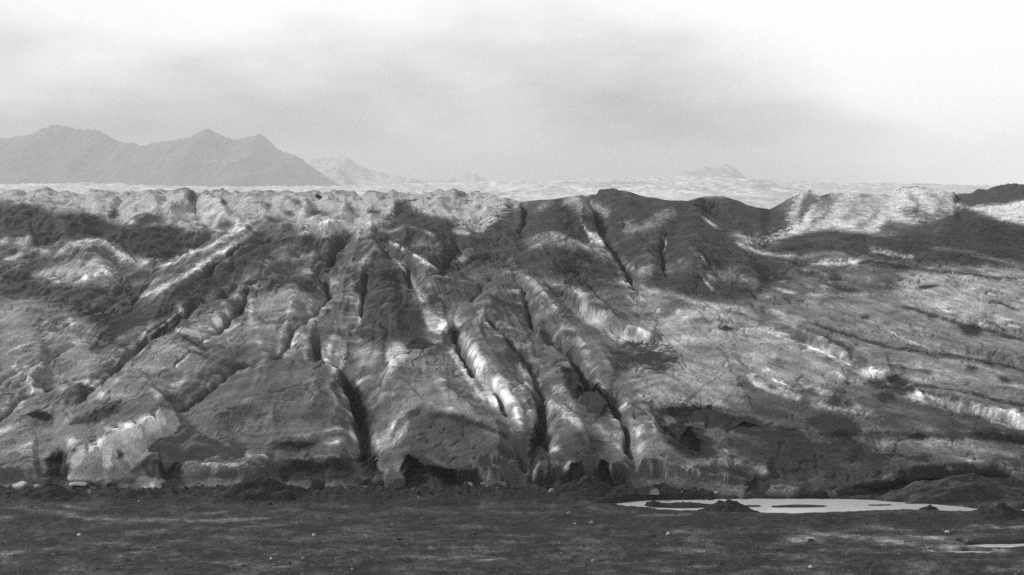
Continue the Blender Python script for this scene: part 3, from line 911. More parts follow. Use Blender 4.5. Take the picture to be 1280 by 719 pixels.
patch([(935, 470), (960, 482), (985, 488), (1005, 500), (980, 496), (950, 486)], 0.28, 0.9, 3)
tone([(1010, 504), (1050, 512), (1090, 518)], 4, 0.22, 0.85, nz=1.0)
patch([(1012, 330), (1050, 321), (1083, 328), (1050, 333)], 0.27, 0.9, 3)
tone([(1000, 320), (1045, 316), (1060, 322)], 3, 0.2, 0.8)
tone([(1085, 312), (1120, 318), (1145, 322)], 3, 0.26, 0.85, nz=1.0)
tone([(1160, 310), (1210, 315), (1280, 335)], 3, 0.15, 0.8)
tone([(965, 358), (985, 365), (1005, 366)], 2.2, 0.36, 0.95)
tone([(1032, 350), (1045, 360)], 1.5, 0.34, 0.9)
tone([(960, 388), (978, 392), (985, 400)], 3, 0.30, 0.85)
tone([(1000, 368), (1060, 370), (1100, 368)], 2.5, 0.20, 0.8)
tone([(1108, 412), (1140, 428), (1168, 438)], 1.3, 0.30, 0.9)
tone([(1060, 430), (1085, 440), (1095, 446)], 2, 0.26, 0.8)
tone([(1205, 413), (1230, 428), (1250, 438)], 2, 0.28, 0.8)
tone([(80, 437), (100, 427), (125, 432)], 4, 0.27, 0.9)
tone([(172, 430), (186, 410), (210, 397), (236, 385)], 3, 0.27, 0.9)
tone([(50, 445), (45, 460), (25, 470)], 6, 0.26, 0.85)
tone([(-10, 545), (28, 527), (60, 513)], 4, 0.32, 0.85)
tone([(120, 430), (140, 425), (160, 420)], 4, 0.24, 0.8)
tone([(185, 440), (205, 420), (240, 415), (258, 428)], 4, 0.25, 0.8)
tone([(262, 405), (280, 390), (290, 410)], 6, 0.21, 0.8)
tone([(205, 485), (220, 480), (240, 470)], 2.5, 0.30, 0.9)
tone([(300, 470), (310, 455), (318, 448)], 3, 0.22, 0.8)
tone([(320, 425), (330, 432)], 3, 0.30, 0.8)
tone([(304, 398), (312, 392), (316, 412)], 4, 0.30, 0.9)
tone([(205, 550), (212, 541), (220, 545)], 5, 0.36, 0.9)
tone([(125, 607), (150, 595), (185, 594)], 5, 0.24, 0.9)
patch([(168, 606), (172, 596), (192, 595), (205, 602), (195, 612), (178, 612)], 0.36, 0.95, 2.5)
tone([(222, 598), (265, 579), (300, 578), (330, 590)], 10, 0.18, 0.8, wside=3)
tone([(300, 562), (320, 575), (335, 585)], 3, 0.26, 0.8)
patch([(580, 602), (600, 584), (625, 600), (632, 616), (592, 616)], 0.17, 0.8, 4)
tone([(715, 570), (708, 585), (703, 598)], 4, 0.30, 0.9)
tone([(900, 575), (940, 585), (960, 592)], 7, 0.16, 0.8)
tone([(822, 505), (816, 530), (828, 550)], 3, 0.26, 0.85)
tone([(845, 560), (860, 540), (880, 536)], 3, 0.2, 0.7, nz=1.2)
tone([(880, 575), (895, 582)], 5, 0.18, 0.7)

for a in [(1008, 250, 985, 285), (1045, 248, 1015, 285), (1075, 246, 1048, 280), (1100, 252, 1080, 285), (1130, 240, 1150, 262), (1180, 245, 1165, 268), (1025, 262, 1005, 292), (1155, 240, 1185, 260), (1090, 270, 1065, 288)]:
    tone([a[:2], ((a[0] + a[2]) / 2 + 4, (a[1] + a[3]) / 2), a[2:]], 4, 0.17, 0.75, nz=1.0)
tone([(248, 428), (268, 402), (292, 392)], 9, 0.26, 0.8)
tone([(150, 470), (185, 450), (215, 432), (235, 440)], 10, 0.22, 0.7)
tone([(290, 545), (330, 520), (380, 500), (420, 500)], 10, 0.19, 0.6)
tone([(335, 370), (360, 366), (392, 385)], 9, 0.26, 0.8)
tone([(325, 405), (350, 415), (372, 418)], 6, 0.24, 0.8)
tone([(318, 396), (330, 402), (365, 400), (392, 396)], 3, 0.12, 0.7)
tone([(5, 470), (30, 455), (48, 445)], 5, 0.25, 0.8)
tone([(0, 505), (40, 490), (85, 478)], 6, 0.22, 0.7)
tone([(60, 555), (40, 560), (10, 556)], 8, 0.22, 0.7)
tone([(215, 602), (225, 590), (262, 580), (300, 580)], 6, 0.26, 0.85)
tone([(132, 600), (150, 580), (185, 560), (215, 552)], 4, 0.24, 0.8)
tone([(560, 430), (580, 465), (610, 505)], 4, 0.30, 0.85)
tone([(605, 440), (625, 470), (645, 500), (655, 530)], 7, 0.25, 0.75)
tone([(525, 450), (550, 480), (580, 510), (610, 530)], 6, 0.20, 0.6)
tone([(640, 390), (650, 420), (665, 450)], 4, 0.17, 0.6)
tone([(690, 500), (720, 530), (750, 545), (772, 560)], 6, 0.2, 0.7)
tone([(790, 560), (830, 590), (880, 605)], 8, 0.19, 0.6)
tone([(800, 600), (830, 585), (860, 595)], 4, 0.20, 0.7)
tone([(800, 455), (850, 425), (910, 420), (960, 440)], 12, 0.27, 0.7)
tone([(850, 470), (890, 455), (925, 460)], 10, 0.25, 0.7)
tone([(840, 400), (880, 392), (930, 402), (975, 418)], 7, 0.27, 0.8)
tone([(1100, 460), (1180, 462), (1290, 488)], 8, 0.22, 0.7)
tone([(1130, 350), (1190, 345), (1290, 352)], 7, 0.26, 0.7)
tone([(1160, 372), (1220, 380), (1290, 395)], 9, 0.25, 0.7)
tone([(1120, 440), (1160, 452), (1210, 450)], 6, 0.23, 0.6)
tone([(960, 445), (1010, 455), (1060, 475)], 8, 0.22, 0.7)
tone([(1080, 560), (1130, 552), (1200, 556), (1280, 572)], 6, 0.23, 0.7)
tone([(1240, 575), (1262, 590), (1290, 592)], 6, 0.2, 0.7)
tone([(1000, 340), (1040, 345), (1100, 345)], 4, 0.16, 0.6)
tone([(700, 252), (730, 254), (765, 268)], 8, 0.24, 0.8)
tone([(775, 290), (810, 282), (850, 262)], 8, 0.19, 0.8)
tone([(655, 312), (690, 300), (730, 308), (770, 325)], 7, 0.19, 0.8)
tone([(770, 330), (820, 338), (870, 330)], 8, 0.15, 0.7)
tone([(880, 345), (920, 345), (950, 352)], 8, 0.17, 0.8)
tone([(650, 350), (690, 352), (740, 375)], 8, 0.18, 0.8)
tone([(500, 310), (530, 305), (555, 318)], 8, 0.17, 0.7)
tone([(640, 262), (650, 285), (645, 300)], 5, 0.12, 0.6)
tone([(152, 562), (149, 570), (150, 578)], 4, 0.05, 0.85, nz=1.2)  # small hole and notch in the wall, their shade painted dark
tone([(110, 543), (117, 552), (120, 562)], 3.0, 0.08, 0.7, nz=1.2)
tone([(140, 560), (150, 540), (170, 530), (200, 520)], 10, 0.42, 0.85)
tone([(98, 590), (112, 570), (122, 560)], 8, 0.40, 0.85)
tone([(150, 590), (170, 565), (195, 545)], 9, 0.36, 0.8)
tone([(225, 425), (255, 405), (290, 395)], 8, 0.27, 0.8)
tone([(255, 440), (285, 425), (300, 405)], 5, 0.20, 0.6)
tone([(405, 455), (415, 435), (428, 425)], 8, 0.30, 0.8)
tone([(640, 475), (655, 500), (668, 540)], 6, 0.24, 0.7)
tone([(498, 440), (530, 432), (550, 445)], 8, 0.20, 0.7)
tone([(430, 440), (460, 440), (480, 450)], 7, 0.24, 0.7)
tone([(0, 430), (35, 420), (55, 425)], 7, 0.22, 0.7)
tone([(70, 470), (110, 455), (150, 445)], 6, 0.22, 0.7)
tone([(340, 560), (385, 545), (430, 535)], 5, 0.22, 0.7)
tone([(300, 590), (330, 596), (345, 600)], 4, 0.17, 0.6)
for pts in [[(1085, 327), (1120, 333), (1180, 340), (1280, 350)], [(985, 335), (1010, 341), (1042, 336)], [(1000, 400), (1100, 431), (1200, 447), (1300, 466)], [(1120, 380), (1200, 404), (1300, 432)],
            [(960, 303), (1030, 293), (1090, 297), (1150, 306)], [(1130, 479), (1200, 490), (1300, 512)], [(1230, 372), (1280, 390)], [(930, 332), (960, 343), (1000, 351)]]:
    tone(pts, 1.8, 0.06, 0.8, nz=1.1)  # darkness of the cracks, painted as thin lines
patch([(1050, 246), (1080, 243), (1108, 247), (1095, 262), (1070, 270), (1052, 262)], 0.19, 0.6, 8, 1.3)
patch([(1020, 246), (1045, 242), (1050, 250), (1030, 262), (1016, 270)], 0.14, 0.6, 6, 1.2)
patch([(1130, 262), (1150, 258), (1160, 266), (1190, 262), (1180, 276), (1140, 274)], 0.13, 0.7, 6, 1.3)
# mud and wet silt lying in bands; shade of hollows and overhangs painted in too
tone([(205, 418), (220, 417), (240, 428), (262, 440)], 2.6, 0.07, 0.85)
tone([(215, 430), (245, 440), (268, 452)], 2.0, 0.08, 0.8)
patch([(115, 436), (140, 404), (170, 396), (188, 398), (160, 412), (135, 430)], 0.045, 0.9, 4)
patch([(186, 425), (205, 406), (230, 388), (225, 402), (205, 420)], 0.06, 0.9, 2)
patch([(95, 482), (108, 478), (118, 488), (104, 488)], 0.045, 0.9, 3)
patch([(88, 530), (120, 514), (150, 504), (145, 514), (110, 530)], 0.045, 0.9, 4)
patch([(35, 518), (52, 512), (66, 524), (50, 524)], 0.04, 0.8, 3)
tone([(40, 297), (55, 300), (62, 292)], 6, 0.03, 0.9)  # shade of a small cave, painted dark
tone([(232, 250), (240, 246), (248, 250)], 7, 0.10, 0.85)
tone([(135, 272), (142, 268), (150, 265)], 5, 0.07, 0.85)
patch([(165, 272), (180, 266), (205, 270), (200, 278), (175, 280)], 0.12, 0.8, 3)
tone([(275, 250), (285, 256)], 2, 0.03, 0.9)
tone([(205, 263), (228, 256), (248, 258)], 3, 0.16, 0.7)
tone([(268, 284), (280, 282), (295, 278)], 5, 0.08, 0.9)
for a in [(325, 268, 350, 280), (350, 262, 372, 272), (380, 265, 420, 268), (430, 250, 445, 268), (470, 250, 485, 245), (455, 262, 480, 268), (340, 252, 330, 268),
          (565, 242, 590, 246), (598, 255, 600, 264), (360, 247, 380, 258)]:
    tone([a[:2], a[2:]], 3, 0.11, 0.8)
patch([(492, 280), (495, 252), (508, 250), (518, 262), (530, 268), (560, 275), (565, 290), (520, 285)], 0.08, 0.85, 4)
tone([(515, 250), (520, 262)], 3, 0.40, 0.8)
patch([(400, 300), (425, 295), (428, 318), (410, 345), (392, 345)], 0.075, 0.8, 5)
tone([(330, 310), (360, 300), (395, 298)], 5, 0.07, 0.7)
patch([(425, 475), (440, 478), (460, 505), (470, 525), (452, 545), (440, 520)], 0.05, 0.9, 5)  # shade of the deep gully, filled in as dark albedo
patch([(508, 433), (522, 422), (545, 431), (530, 436)], 0.02, 0.95, 2)  # shade inside the small hole, painted near black
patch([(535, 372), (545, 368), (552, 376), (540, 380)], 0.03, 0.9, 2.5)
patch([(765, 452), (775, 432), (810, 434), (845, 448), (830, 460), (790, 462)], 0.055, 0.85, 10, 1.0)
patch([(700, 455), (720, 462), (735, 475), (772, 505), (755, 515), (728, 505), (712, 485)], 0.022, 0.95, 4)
patch([(824, 516), (850, 508), (900, 515), (962, 530), (962, 542), (900, 535), (855, 528), (832, 545)], 0.03, 0.9, 4, 1.2)  # mud plus the shade of the undercut, both painted into the albedo
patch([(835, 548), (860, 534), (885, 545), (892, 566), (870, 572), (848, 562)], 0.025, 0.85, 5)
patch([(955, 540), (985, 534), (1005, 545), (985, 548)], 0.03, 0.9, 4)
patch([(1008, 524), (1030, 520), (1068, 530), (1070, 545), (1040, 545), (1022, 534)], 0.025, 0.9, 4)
patch([(1090, 495), (1105, 491), (1118, 497), (1105, 502)], 0.03, 0.9, 3)
patch([(1085, 478), (1120, 472), (1145, 484), (1130, 492), (1100, 482)], 0.05, 0.85, 4)
patch([(1100, 455), (1140, 460), (1165, 466), (1140, 464)], 0.07, 0.85, 3)
patch([(1215, 540), (1240, 536), (1262, 545), (1300, 548), (1300, 556), (1240, 550)], 0.025, 0.95, 3)
patch([(1200, 410), (1222, 404), (1228, 416), (1212, 420)], 0.06, 0.85, 4)
tone([(1205, 458), (1225, 462)], 3, 0.06, 0.8)
tone([(1245, 472), (1268, 478)], 3, 0.06, 0.8)
tone([(1020, 418), (1055, 432), (1068, 440)], 2.2, 0.045, 0.85, nz=1.0)
patch([(892, 410), (905, 407), (918, 411), (905, 414)], 0.03, 0.9, 2)
patch([(1135, 545), (1150, 541), (1160, 547), (1148, 550)], 0.03, 0.9, 2)
tone([(985, 548), (1010, 556), (1050, 555), (1075, 552)], 3, 0.05, 0.7)
tone([(1078, 550), (1068, 565), (1062, 580)], 3, 0.03, 0.85)
tone([(1040, 578), (1110, 570), (1170, 575)], 4, 0.035, 0.7, nz=1.0)
tone([(1070, 330), (1090, 327), (1130, 334)], 1.5, 0.02, 0.9)  # shade under the overhanging edge, painted as a thin line
tone([(1032, 352), (1052, 362), (1085, 363)], 2.0, 0.035, 0.85)  # crevasse darkness painted along its line
tone([(1142, 361), (1178, 356)], 2.0, 0.04, 0.85)
tone([(1075, 397), (1090, 396)], 2.5, 0.05, 0.8)
tone([(1155, 397), (1175, 396)], 3, 0.06, 0.8)
patch([(1003, 250), (1012, 240), (1022, 248), (1010, 262), (998, 280)], 0.12, 0.85, 3)
tone([(1020, 246), (1040, 243)], 2.5, 0.10, 0.9)
tone([(1140, 266), (1150, 262)], 3, 0.10, 0.9)
tone([(1070, 244), (1095, 246)], 2, 0.15, 0.8)
patch([(1098, 292), (1110, 276), (1140, 280), (1165, 275), (1180, 285), (1140, 298)], 0.10, 0.75, 5)
tone([(1050, 278), (1075, 268), (1085, 262)], 3, 0.22, 0.7)
patch([(340, 562), (362, 552), (390, 556), (385, 562)], 0.02, 0.9, 3)  # shade below the overhang, painted dark
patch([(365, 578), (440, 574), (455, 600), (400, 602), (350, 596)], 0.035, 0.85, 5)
patch([(60, 606), (60, 575), (74, 562), (84, 572), (80, 606)], 0.03, 0.85, 4)  # shadowed recess, its shade painted into the ice
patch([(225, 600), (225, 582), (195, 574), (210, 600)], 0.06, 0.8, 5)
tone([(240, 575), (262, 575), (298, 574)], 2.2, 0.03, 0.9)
tone([(530, 522), (560, 520), (600, 532), (640, 548)], 4, 0.045, 0.8)  # shade below the arched edge, painted in
patch([(500, 616), (500, 590), (514, 568), (560, 586), (594, 582), (592, 617)], 0.02, 0.9, 3)  # dark mud and shade of the long cave, painted together
patch([(700, 610), (712, 588), (740, 573), (770, 590), (785, 610)], 0.03, 0.85, 4)  # dark mud and shade of the hollow beside the shard, painted in
patch([(660, 606), (662, 560), (670, 535), (692, 590), (692, 606)], 0.03, 0.8, 4)  # shade in the tall slit, painted dark
patch([(450, 606), (448, 572), (465, 572), (480, 606)], 0.03, 0.85, 4)  # shade in the slit at the cliff foot, painted dark
patch([(930, 614), (945, 596), (962, 600), (958, 616)], 0.025, 0.9, 3)  # shade of the small front hollow, painted dark

patch(patch_later, 0.022, 0.9, 3)  # black shade of the slit under the right front edge, painted in

# grit, foliation stripes and flow streaks everywhere
psi, eta = flow(Sg + 1.0 * wx, TA + 1.0 * wy)
along = fbm(psi / 7, eta / 60, 61, 3)
across = fbm(V / 1.6 + 1.6 * fbm(U / 6, V / 12, 63, 3), U / 9, 65, 3)
blot = fbm(U / 4.5, V / 5.0, 67, 5)
spk = fbm(U / 0.22, V / 0.25, 69, 2)
# torn pale flanks along the crevasses
pale = sstep(0.12, 0.40, fbm(U / 2.6, V / 4, 71, 4)) * sstep(3.0, 9.0, CR) * (1 - sstep(16, 28, CR)) * near * sstep(330, 380, TA)
ALB = np.exp(np.log(ALB) * (1 - 0.75 * pale) + math.log(0.27) * 0.75 * pale)
# meltwater has washed the sharp crests cleaner
conv = Dp - blur_cols(Dp, 13)
crest = sstep(1.2, 4.5, conv) * sstep(-0.25, 0.25, fbm(U / 2.2 + 7, V / 3.5, 75, 3)) * near
ALB *= 1 + 0.75 * crest
ALB *= np.exp(near * ((0.15 + 0.03 * right) * along + (0.22 - 0.15 * right) * across + 0.34 * right * fbm(psi / 22, eta / 110, 73, 3)) + (0.35 + 0.65 * near) * 0.38 * blot + 0.30 * spk)
ALB = np.exp(np.log(ALB / 0.5) * 1.75) * 0.45
ALB = np.clip(ALB, 0.012, 0.62)

# ------------------------------------------------------------------ surface points
Zb = H - (Tg - HZ) / F * Yg
PX = (Sg - 640.0) / F * Yg
Zf = Zb + Dp * Yg / F
PY = Yg + PUSH
PX = PX * 1.0
# back edge sinks behind the crest
nb = 14
bk = np.arange(1, nb + 1)[:, None]
Yb = Yg[-1:] + bk * 6.0
PXb = (Scol[None] - 640.0) / F * Yb
Zbk = Zf[-1:] - 0.10 * bk ** 2 - 0.9 * bk
CO = np.concatenate([np.stack([PX, PY, Zf], -1), np.stack([PXb, Yb, Zbk], -1)]).reshape(-1, 3)
ALBv = np.concatenate([ALB, np.repeat(ALB[-1:], nb, 0)]).ravel()
NRt = NR + nb

# ---- split along the crevasses: one part per ridge of ice
SEEDS = [
    ('ice_hummock', 'dark debris-covered hump at the upper left edge', [(60, 282), (-40, 280), (190, 300)]),
    ('ice_field', 'clean pale broken ice behind the dark humps', [(100, 250), (200, 262), (290, 262), (360, 270), (470, 262), (590, 262)]),
    ('ice_ridge', 'bright crested ridge above the grey facet', [(110, 312), (40, 330), (170, 335)]),
    ('ice_slope', 'dark smooth slope at the left edge', [(60, 368), (110, 385), (-40, 380)]),
    ('ice_ridge', 'long pale-edged ridge slanting down to the left', [(275, 335), (230, 365)]),
    ('ice_ridge', 'narrow broken ridge beside the slanting trough', [(262, 305), (220, 328)]),
    ('ice_ridge', 'grey hummocky ridge with small sharp peaks', [(30, 450), (100, 455), (-50, 450)]),
    ('ice_ridge', 'low ridge ending at the left edge', [(50, 535), (20, 560)]),
    ('ice_ridge', 'broad banded ridge with curved dark stripes', [(240, 430), (170, 475), (120, 500)]),
    ('ice_cliff', 'pale fluted wall of clean ice above the mud', [(130, 570), (185, 540)]),
    ('ice_ridge', 'smooth grey back of ice above the layered slabs', [(340, 510), (270, 540), (390, 490)]),
    ('ice_ridge', 'low dark base of the ice behind the layered slabs', [(200, 585), (280, 580), (170, 600)]),
    ('ice_ridge', 'light grey lobe bounded by two dark cracks', [(355, 390)]),
    ('ice_ridge', 'upper grey ridge below the pale broken ice', [(360, 320), (400, 305)]),
    ('ice_peak', 'tent-shaped peak with two pale ridges', [(478, 325), (455, 345)]),
    ('ice_dome', 'dark dome behind the tent-shaped peak', [(530, 305)]),
    ('ice_ridge', 'dark flat-faced ridge above the small dark hole', [(495, 385), (480, 415)]),
    ('ice_ridge', 'narrow strip between two cracks', [(435, 385), (430, 420)]),
    ('ice_ridge', 'broad central ridge that ends over the long cave', [(530, 470), (560, 560), (600, 560)]),
    ('ice_ridge', 'long pale-sided ridge running to the plain', [(595, 430), (635, 500)]),
    ('ice_ridge', 'grey shoulder above the pale-sided ridge', [(620, 385), (605, 360)]),
    ('ice_ridge', 'thin ridge between two dark troughs', [(680, 375), (660, 350)]),
    ('ice_ridge', 'dark arched ridge under the crest', [(690, 320), (680, 280)]),
    ('ice_crest', 'dark crest of the glacier with the highest point', [(790, 275), (850, 290), (770, 250)]),
    ('ice_ridge', 'dark ridge with thin white veins', [(880, 340), (900, 320), (850, 345)]),
    ('ice_crest', 'dark saddle left of the white slope', [(930, 275), (970, 290)]),
    ('ice_slope', 'white clean ice slope on the right skyline', [(1080, 265), (1150, 260), (1250, 265)]),
    ('ice_hummock', 'dark hill on the right skyline', [(1255, 240)]),
    ('ice_hummock', 'dark hummock below the white slope', [(1230, 300), (1180, 295)]),
    ('ice_ridge', 'slope with a pale wall above the dirty hollow', [(740, 365), (780, 400)]),
    ('ice_ridge', 'low ridge beside the black pit', [(700, 440), (750, 440), (690, 480)]),
    ('ice_ridge', 'knuckled ridge in front of the black pit', [(700, 520), (735, 560)]),
    ('ice_ridge', 'wide smooth grey lobe above the meltwater', [(850, 430), (880, 480), (800, 530), (840, 590)]),
    ('ice_slope', 'smooth rolling slope at the right edge', [(1150, 380), (1250, 390), (1150, 440), (1250, 460)]),
    ('ice_ridge', 'gently folded ridge with pale broken walls', [(1000, 395), (1080, 435)]),
    ('ice_ridge', 'low ridge crossed by a dirty crack', [(1040, 480), (1130, 520)]),
    ('ice_ridge', 'dark debris-covered front above the pool', [(1000, 580), (1100, 580), (1220, 575)]),
    ('ice_ridge', 'folded grey band below the white slope', [(1060, 315), (1130, 325), (1220, 335)]),
]
st_s, st_t = 5, 5
Cq = CR[::st_t, ::st_s]
Dq = Dp[::st_t, ::st_s]
nr, nc = Cq.shape
cost = 1.0 + 0.9 * np.clip(Cq, 0, 14) + 0.6 * np.hypot(*np.gradient(Dq))
lab = np.full((nr, nc), -1, int)
dm = np.full((nr, nc), 1e18)
hq = []
for k, (_, _, sd) in enumerate(SEEDS):
    for x, y in sd:
        a, b = nominal(x, y)
        j = min(int(np.searchsorted(Scol, a)), NC - 1); i = min(int(np.argmin(np.abs(Tg[:, j] - b))) // st_t, nr - 1); j = min(j // st_s, nc - 1)
        hq.append((0.0, i, j, k)); dm[i, j] = 0
heapq.heapify(hq)
while hq:
    d0, i, j, k = heapq.heappop(hq)
    if lab[i, j] >= 0: continue
    lab[i, j] = k
    for di, dj in ((1, 0), (-1, 0), (0, 1), (0, -1)):
        a, b = i + di, j + dj
        if 0 <= a < nr and 0 <= b < nc and lab[a, b] < 0:
            nd = d0 + cost[a, b]
            if nd < dm[a, b]:
                dm[a, b] = nd
                heapq.heappush(hq, (nd, a, b, k))
ri = np.minimum(np.arange(NRt - 1) // st_t, nr - 1); ci = np.minimum(np.arange(NC - 1) // st_s, nc - 1)
flab = lab[ri][:, ci].ravel()
Q = grid_quads(NRt, NC)

GN = CO.reshape(NRt, NC, 3)
_du = np.gradient(GN, axis=1); _dv = np.gradient(GN, axis=0)
NORM = np.cross(_du, _dv).reshape(-1, 3)
NORM /= np.linalg.norm(NORM, axis=1, keepdims=True) + 1e-12
glacier = empty('glacier', (0, 120, 0))
tag(glacier, 'dirty glacier snout of dark fluted ice ridges filling the middle of the view', 'glacier', kind='structure')
org = np.array([0, 120.0, 0])
for k, (nm, lb, _) in enumerate(SEEDS):
    q = Q[flab == k]
    if not len(q): continue
    uq, inv = np.unique(q, return_inverse=True)
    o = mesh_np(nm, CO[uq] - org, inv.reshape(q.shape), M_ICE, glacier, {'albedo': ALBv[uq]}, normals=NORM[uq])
    tag(o, lb)


def surf(px, py):
    """the world point of the glacier surface that the photo shows at this pixel"""
    s, t = nominal(px, py)
    j = int(np.argmin(np.abs(Scol - s))); i = int(np.argmin(np.abs(Tg[:, j] - t)))
    return CO[i * NC + j]
# ------------------------------------------------------------------ far ice, mountains
def far_ice():
    cols = np.arange(-420, 1720, 2.6)
    Yr = np.concatenate([np.geomspace(395, 2600, 230), np.geomspace(2650, 3400, 12)])
    C, Yy = np.meshgrid(cols, Yr)
    top = np.interp(cols, [-420, 0, 200, 450, 600, 700, 760, 850, 950, 1010, 1150, 1280, 1720], [238, 236, 239, 238, 236, 231, 229, 225, 229, 234, 236, 240, 240])
    zt = H + (HZ - top) / F * 1500.0
    X = (C - 640) / F * Yy
    z = np.interp(Yy, [395, 430, 520, 650, 1000, 1500, 2600, 3400], [0.34, 0.40, 0.53, 0.63, 0.82, 1.0, 1.04, 0.5]) * zt[None]
    amp = np.interp(Yy, [395, 700, 1500, 2600], [1.6, 2.2, 4.2, 5.0])
    z = z + amp * 0.55 * ridged(X / 26, Yy / 60, 71, 3) + amp * 0.35 * ridged(X / 8, Yy / 30, 74, 2) + 1.2 * amp * fbm(X / 160, Yy / 260, 76, 3)
    a = 0.30 * np.exp(0.35 * fbm(X / 30, Yy / 90, 77, 4) + 0.55 * np.minimum(0, ridged(X / 14, Yy / 70, 79, 2) - 0.1))
    co = np.stack([X, Yy, z], -1).reshape(-1, 3)
    o = mesh_np('ice_plateau', co, grid_quads(len(Yr), len(cols)), M_PLAT, None, {'albedo': np.clip(a, 0.1, 0.65).ravel()})
    tag(o, 'far white plateau of crevassed ice behind the dirty snout', 'ice field', kind='structure')


far_ice()


def mountain(crest, Yd, depth, label, alb, snow=0.0, seed=0, rough=1.0):
    c = spline(crest, 4.0)
    u = np.linspace(c[0, 0], c[-1, 0], int((c[-1, 0] - c[0, 0]) / 1.0))
    o = np.argsort(c[:, 0])
    cy = np.interp(u, c[o, 0], c[o, 1])
    cy = cy + rough * (2.2 * fbm(u / 8, u * 0 + seed, seed, 4) - 1.3 * (ridged(u / 9, u * 0 + seed, seed + 2, 3) - 0.6))
    zc = H + (HZ - cy) / F * Yd
    v = np.concatenate([-np.linspace(1, 0, 60) ** 1.3, np.linspace(0.04, 1, 20)])
    U, V = np.meshgrid(u, v)
    Xc = (U - 640) / F * Yd
    Yc = Yd + V * depth
    zb = 10.0
    fall = (1 - np.abs(V)) ** 1.35
    g = ridged(Xc / 130 + 0.6 * fbm(Xc / 200, Yc / 200, seed + 3, 3), Yc / 420, seed + 5, 4)
    Z = zb + (zc[None] - zb) * fall
    Z = Z + (np.abs(V) ** 0.7) * (1 - np.abs(V)) * 42 * rough * (g - 0.5)
    A = 0.7 * alb * np.exp(0.5 * fbm(Xc / 90, Yc / 200, seed + 8, 4))
    if snow:
        st = sstep(0.15, 0.55, ridged(Xc / 55 + 0.9 * Z / 60, Yc / 700, seed + 9, 3) - 0.35)
        A = A + (0.6 - A) * st * snow
    co = np.stack([Xc, Yc, Z], -1).reshape(-1, 3)
    base = np.array([np.mean(co[:, 0]), Yd, zb])
    m = mesh_np('mountain', co - base, grid_quads(len(v), len(u)), M_ROCK, None, {'albedo': np.clip(A, .03, .7).ravel()}, loc=base)
    tag(m, label, 'mountain', kind='structure')


mountain([(-260, 215), (-150, 180), (-60, 168), (0, 174), (14, 173), (40, 168), (55, 161), (68, 157), (84, 159), (100, 163), (116, 163), (132, 168), (150, 178), (170, 180), (180, 184), (196, 178),
          (218, 176), (238, 172), (250, 165), (260, 162), (276, 170), (290, 175), (308, 173), (326, 169), (338, 178), (350, 189), (372, 196), (386, 207), (410, 224), (445, 243), (470, 252)],
         5000, 900, 'grey hazy massif with a double peak behind the ice on the left', 0.07, 0, 3)
mountain([(340, 240), (368, 216), (390, 199), (412, 197), (430, 196), (444, 204), (460, 212), (480, 217), (510, 223), (545, 231), (580, 244)], 5600, 800, 'pale streaked mountain flank fading into the mist beside the dark massif', 0.12, 0.2, 13, 0.7)
mountain([(470, 244), (505, 225), (530, 222), (560, 223), (580, 216), (598, 219), (615, 228), (650, 244)], 7600, 700, 'faint low hill almost lost in the mist', 0.08, 0.2, 23, 0.7)
mountain([(820, 240), (850, 219), (868, 214), (884, 210), (897, 211), (906, 206), (918, 211), (930, 221), (960, 236), (1000, 246)], 6800, 700, 'faint knobbly peak above the plateau right of the middle', 0.09, 0.1, 33, 1.0)

# ------------------------------------------------------------------ outwash plain
POOL = [(742, 632), (775, 628.5), (800, 626), (812, 625.2), (880, 624.3), (930, 623.5), (985, 623), (1060, 624), (1120, 627), (1180, 631.5), (1228, 636.4), (1213, 640.6), (1165, 640), (1140, 639),
        (1090, 640), (1060, 641), (1020, 642.3), (960, 642.3), (925, 641), (870, 640), (832, 639.5), (795, 636)]
BARS = [[(806, 632), (850, 630.5), (905, 631), (950, 631.5), (952, 634), (900, 634.5), (850, 635.5), (815, 634)],
        [(962, 632), (1000, 630.6), (1036, 632.4), (1030, 634.5), (965, 634.6)],
        [(1082, 630.8), (1112, 630.5), (1118, 632), (1085, 632.4)]]
POOL2 = [(1192, 682), (1240, 680.3), (1300, 680), (1300, 685), (1235, 685.8)]
POOL3 = [(1165, 691), (1195, 689), (1245, 690), (1235, 694), (1190, 694.5)]
POOL4 = [(1268, 637), (1300, 636), (1300, 645), (1276, 644)]
WATER_Z = 0.0

gT = np.concatenate([np.arange(1000, 740, -3.0), np.arange(740, 596, -0.7)])
gS = np.concatenate([(-24 - np.cumsum(1.6 * 1.06 ** np.arange(1, 52)))[::-1], np.arange(-24, 1305, 1.9), 1305 + np.cumsum(1.6 * 1.06 ** np.arange(1, 52))])
SG, TG = np.meshgrid(gS, gT)
gY = H * F / (TG - HZ)
gX = (SG - 640) / F * gY
gw = 2.5 * fbm(SG / 26, TG / 5, 81, 4)
gwy = 0.6 * fbm(SG / 24 + 7, TG / 5, 83, 4)


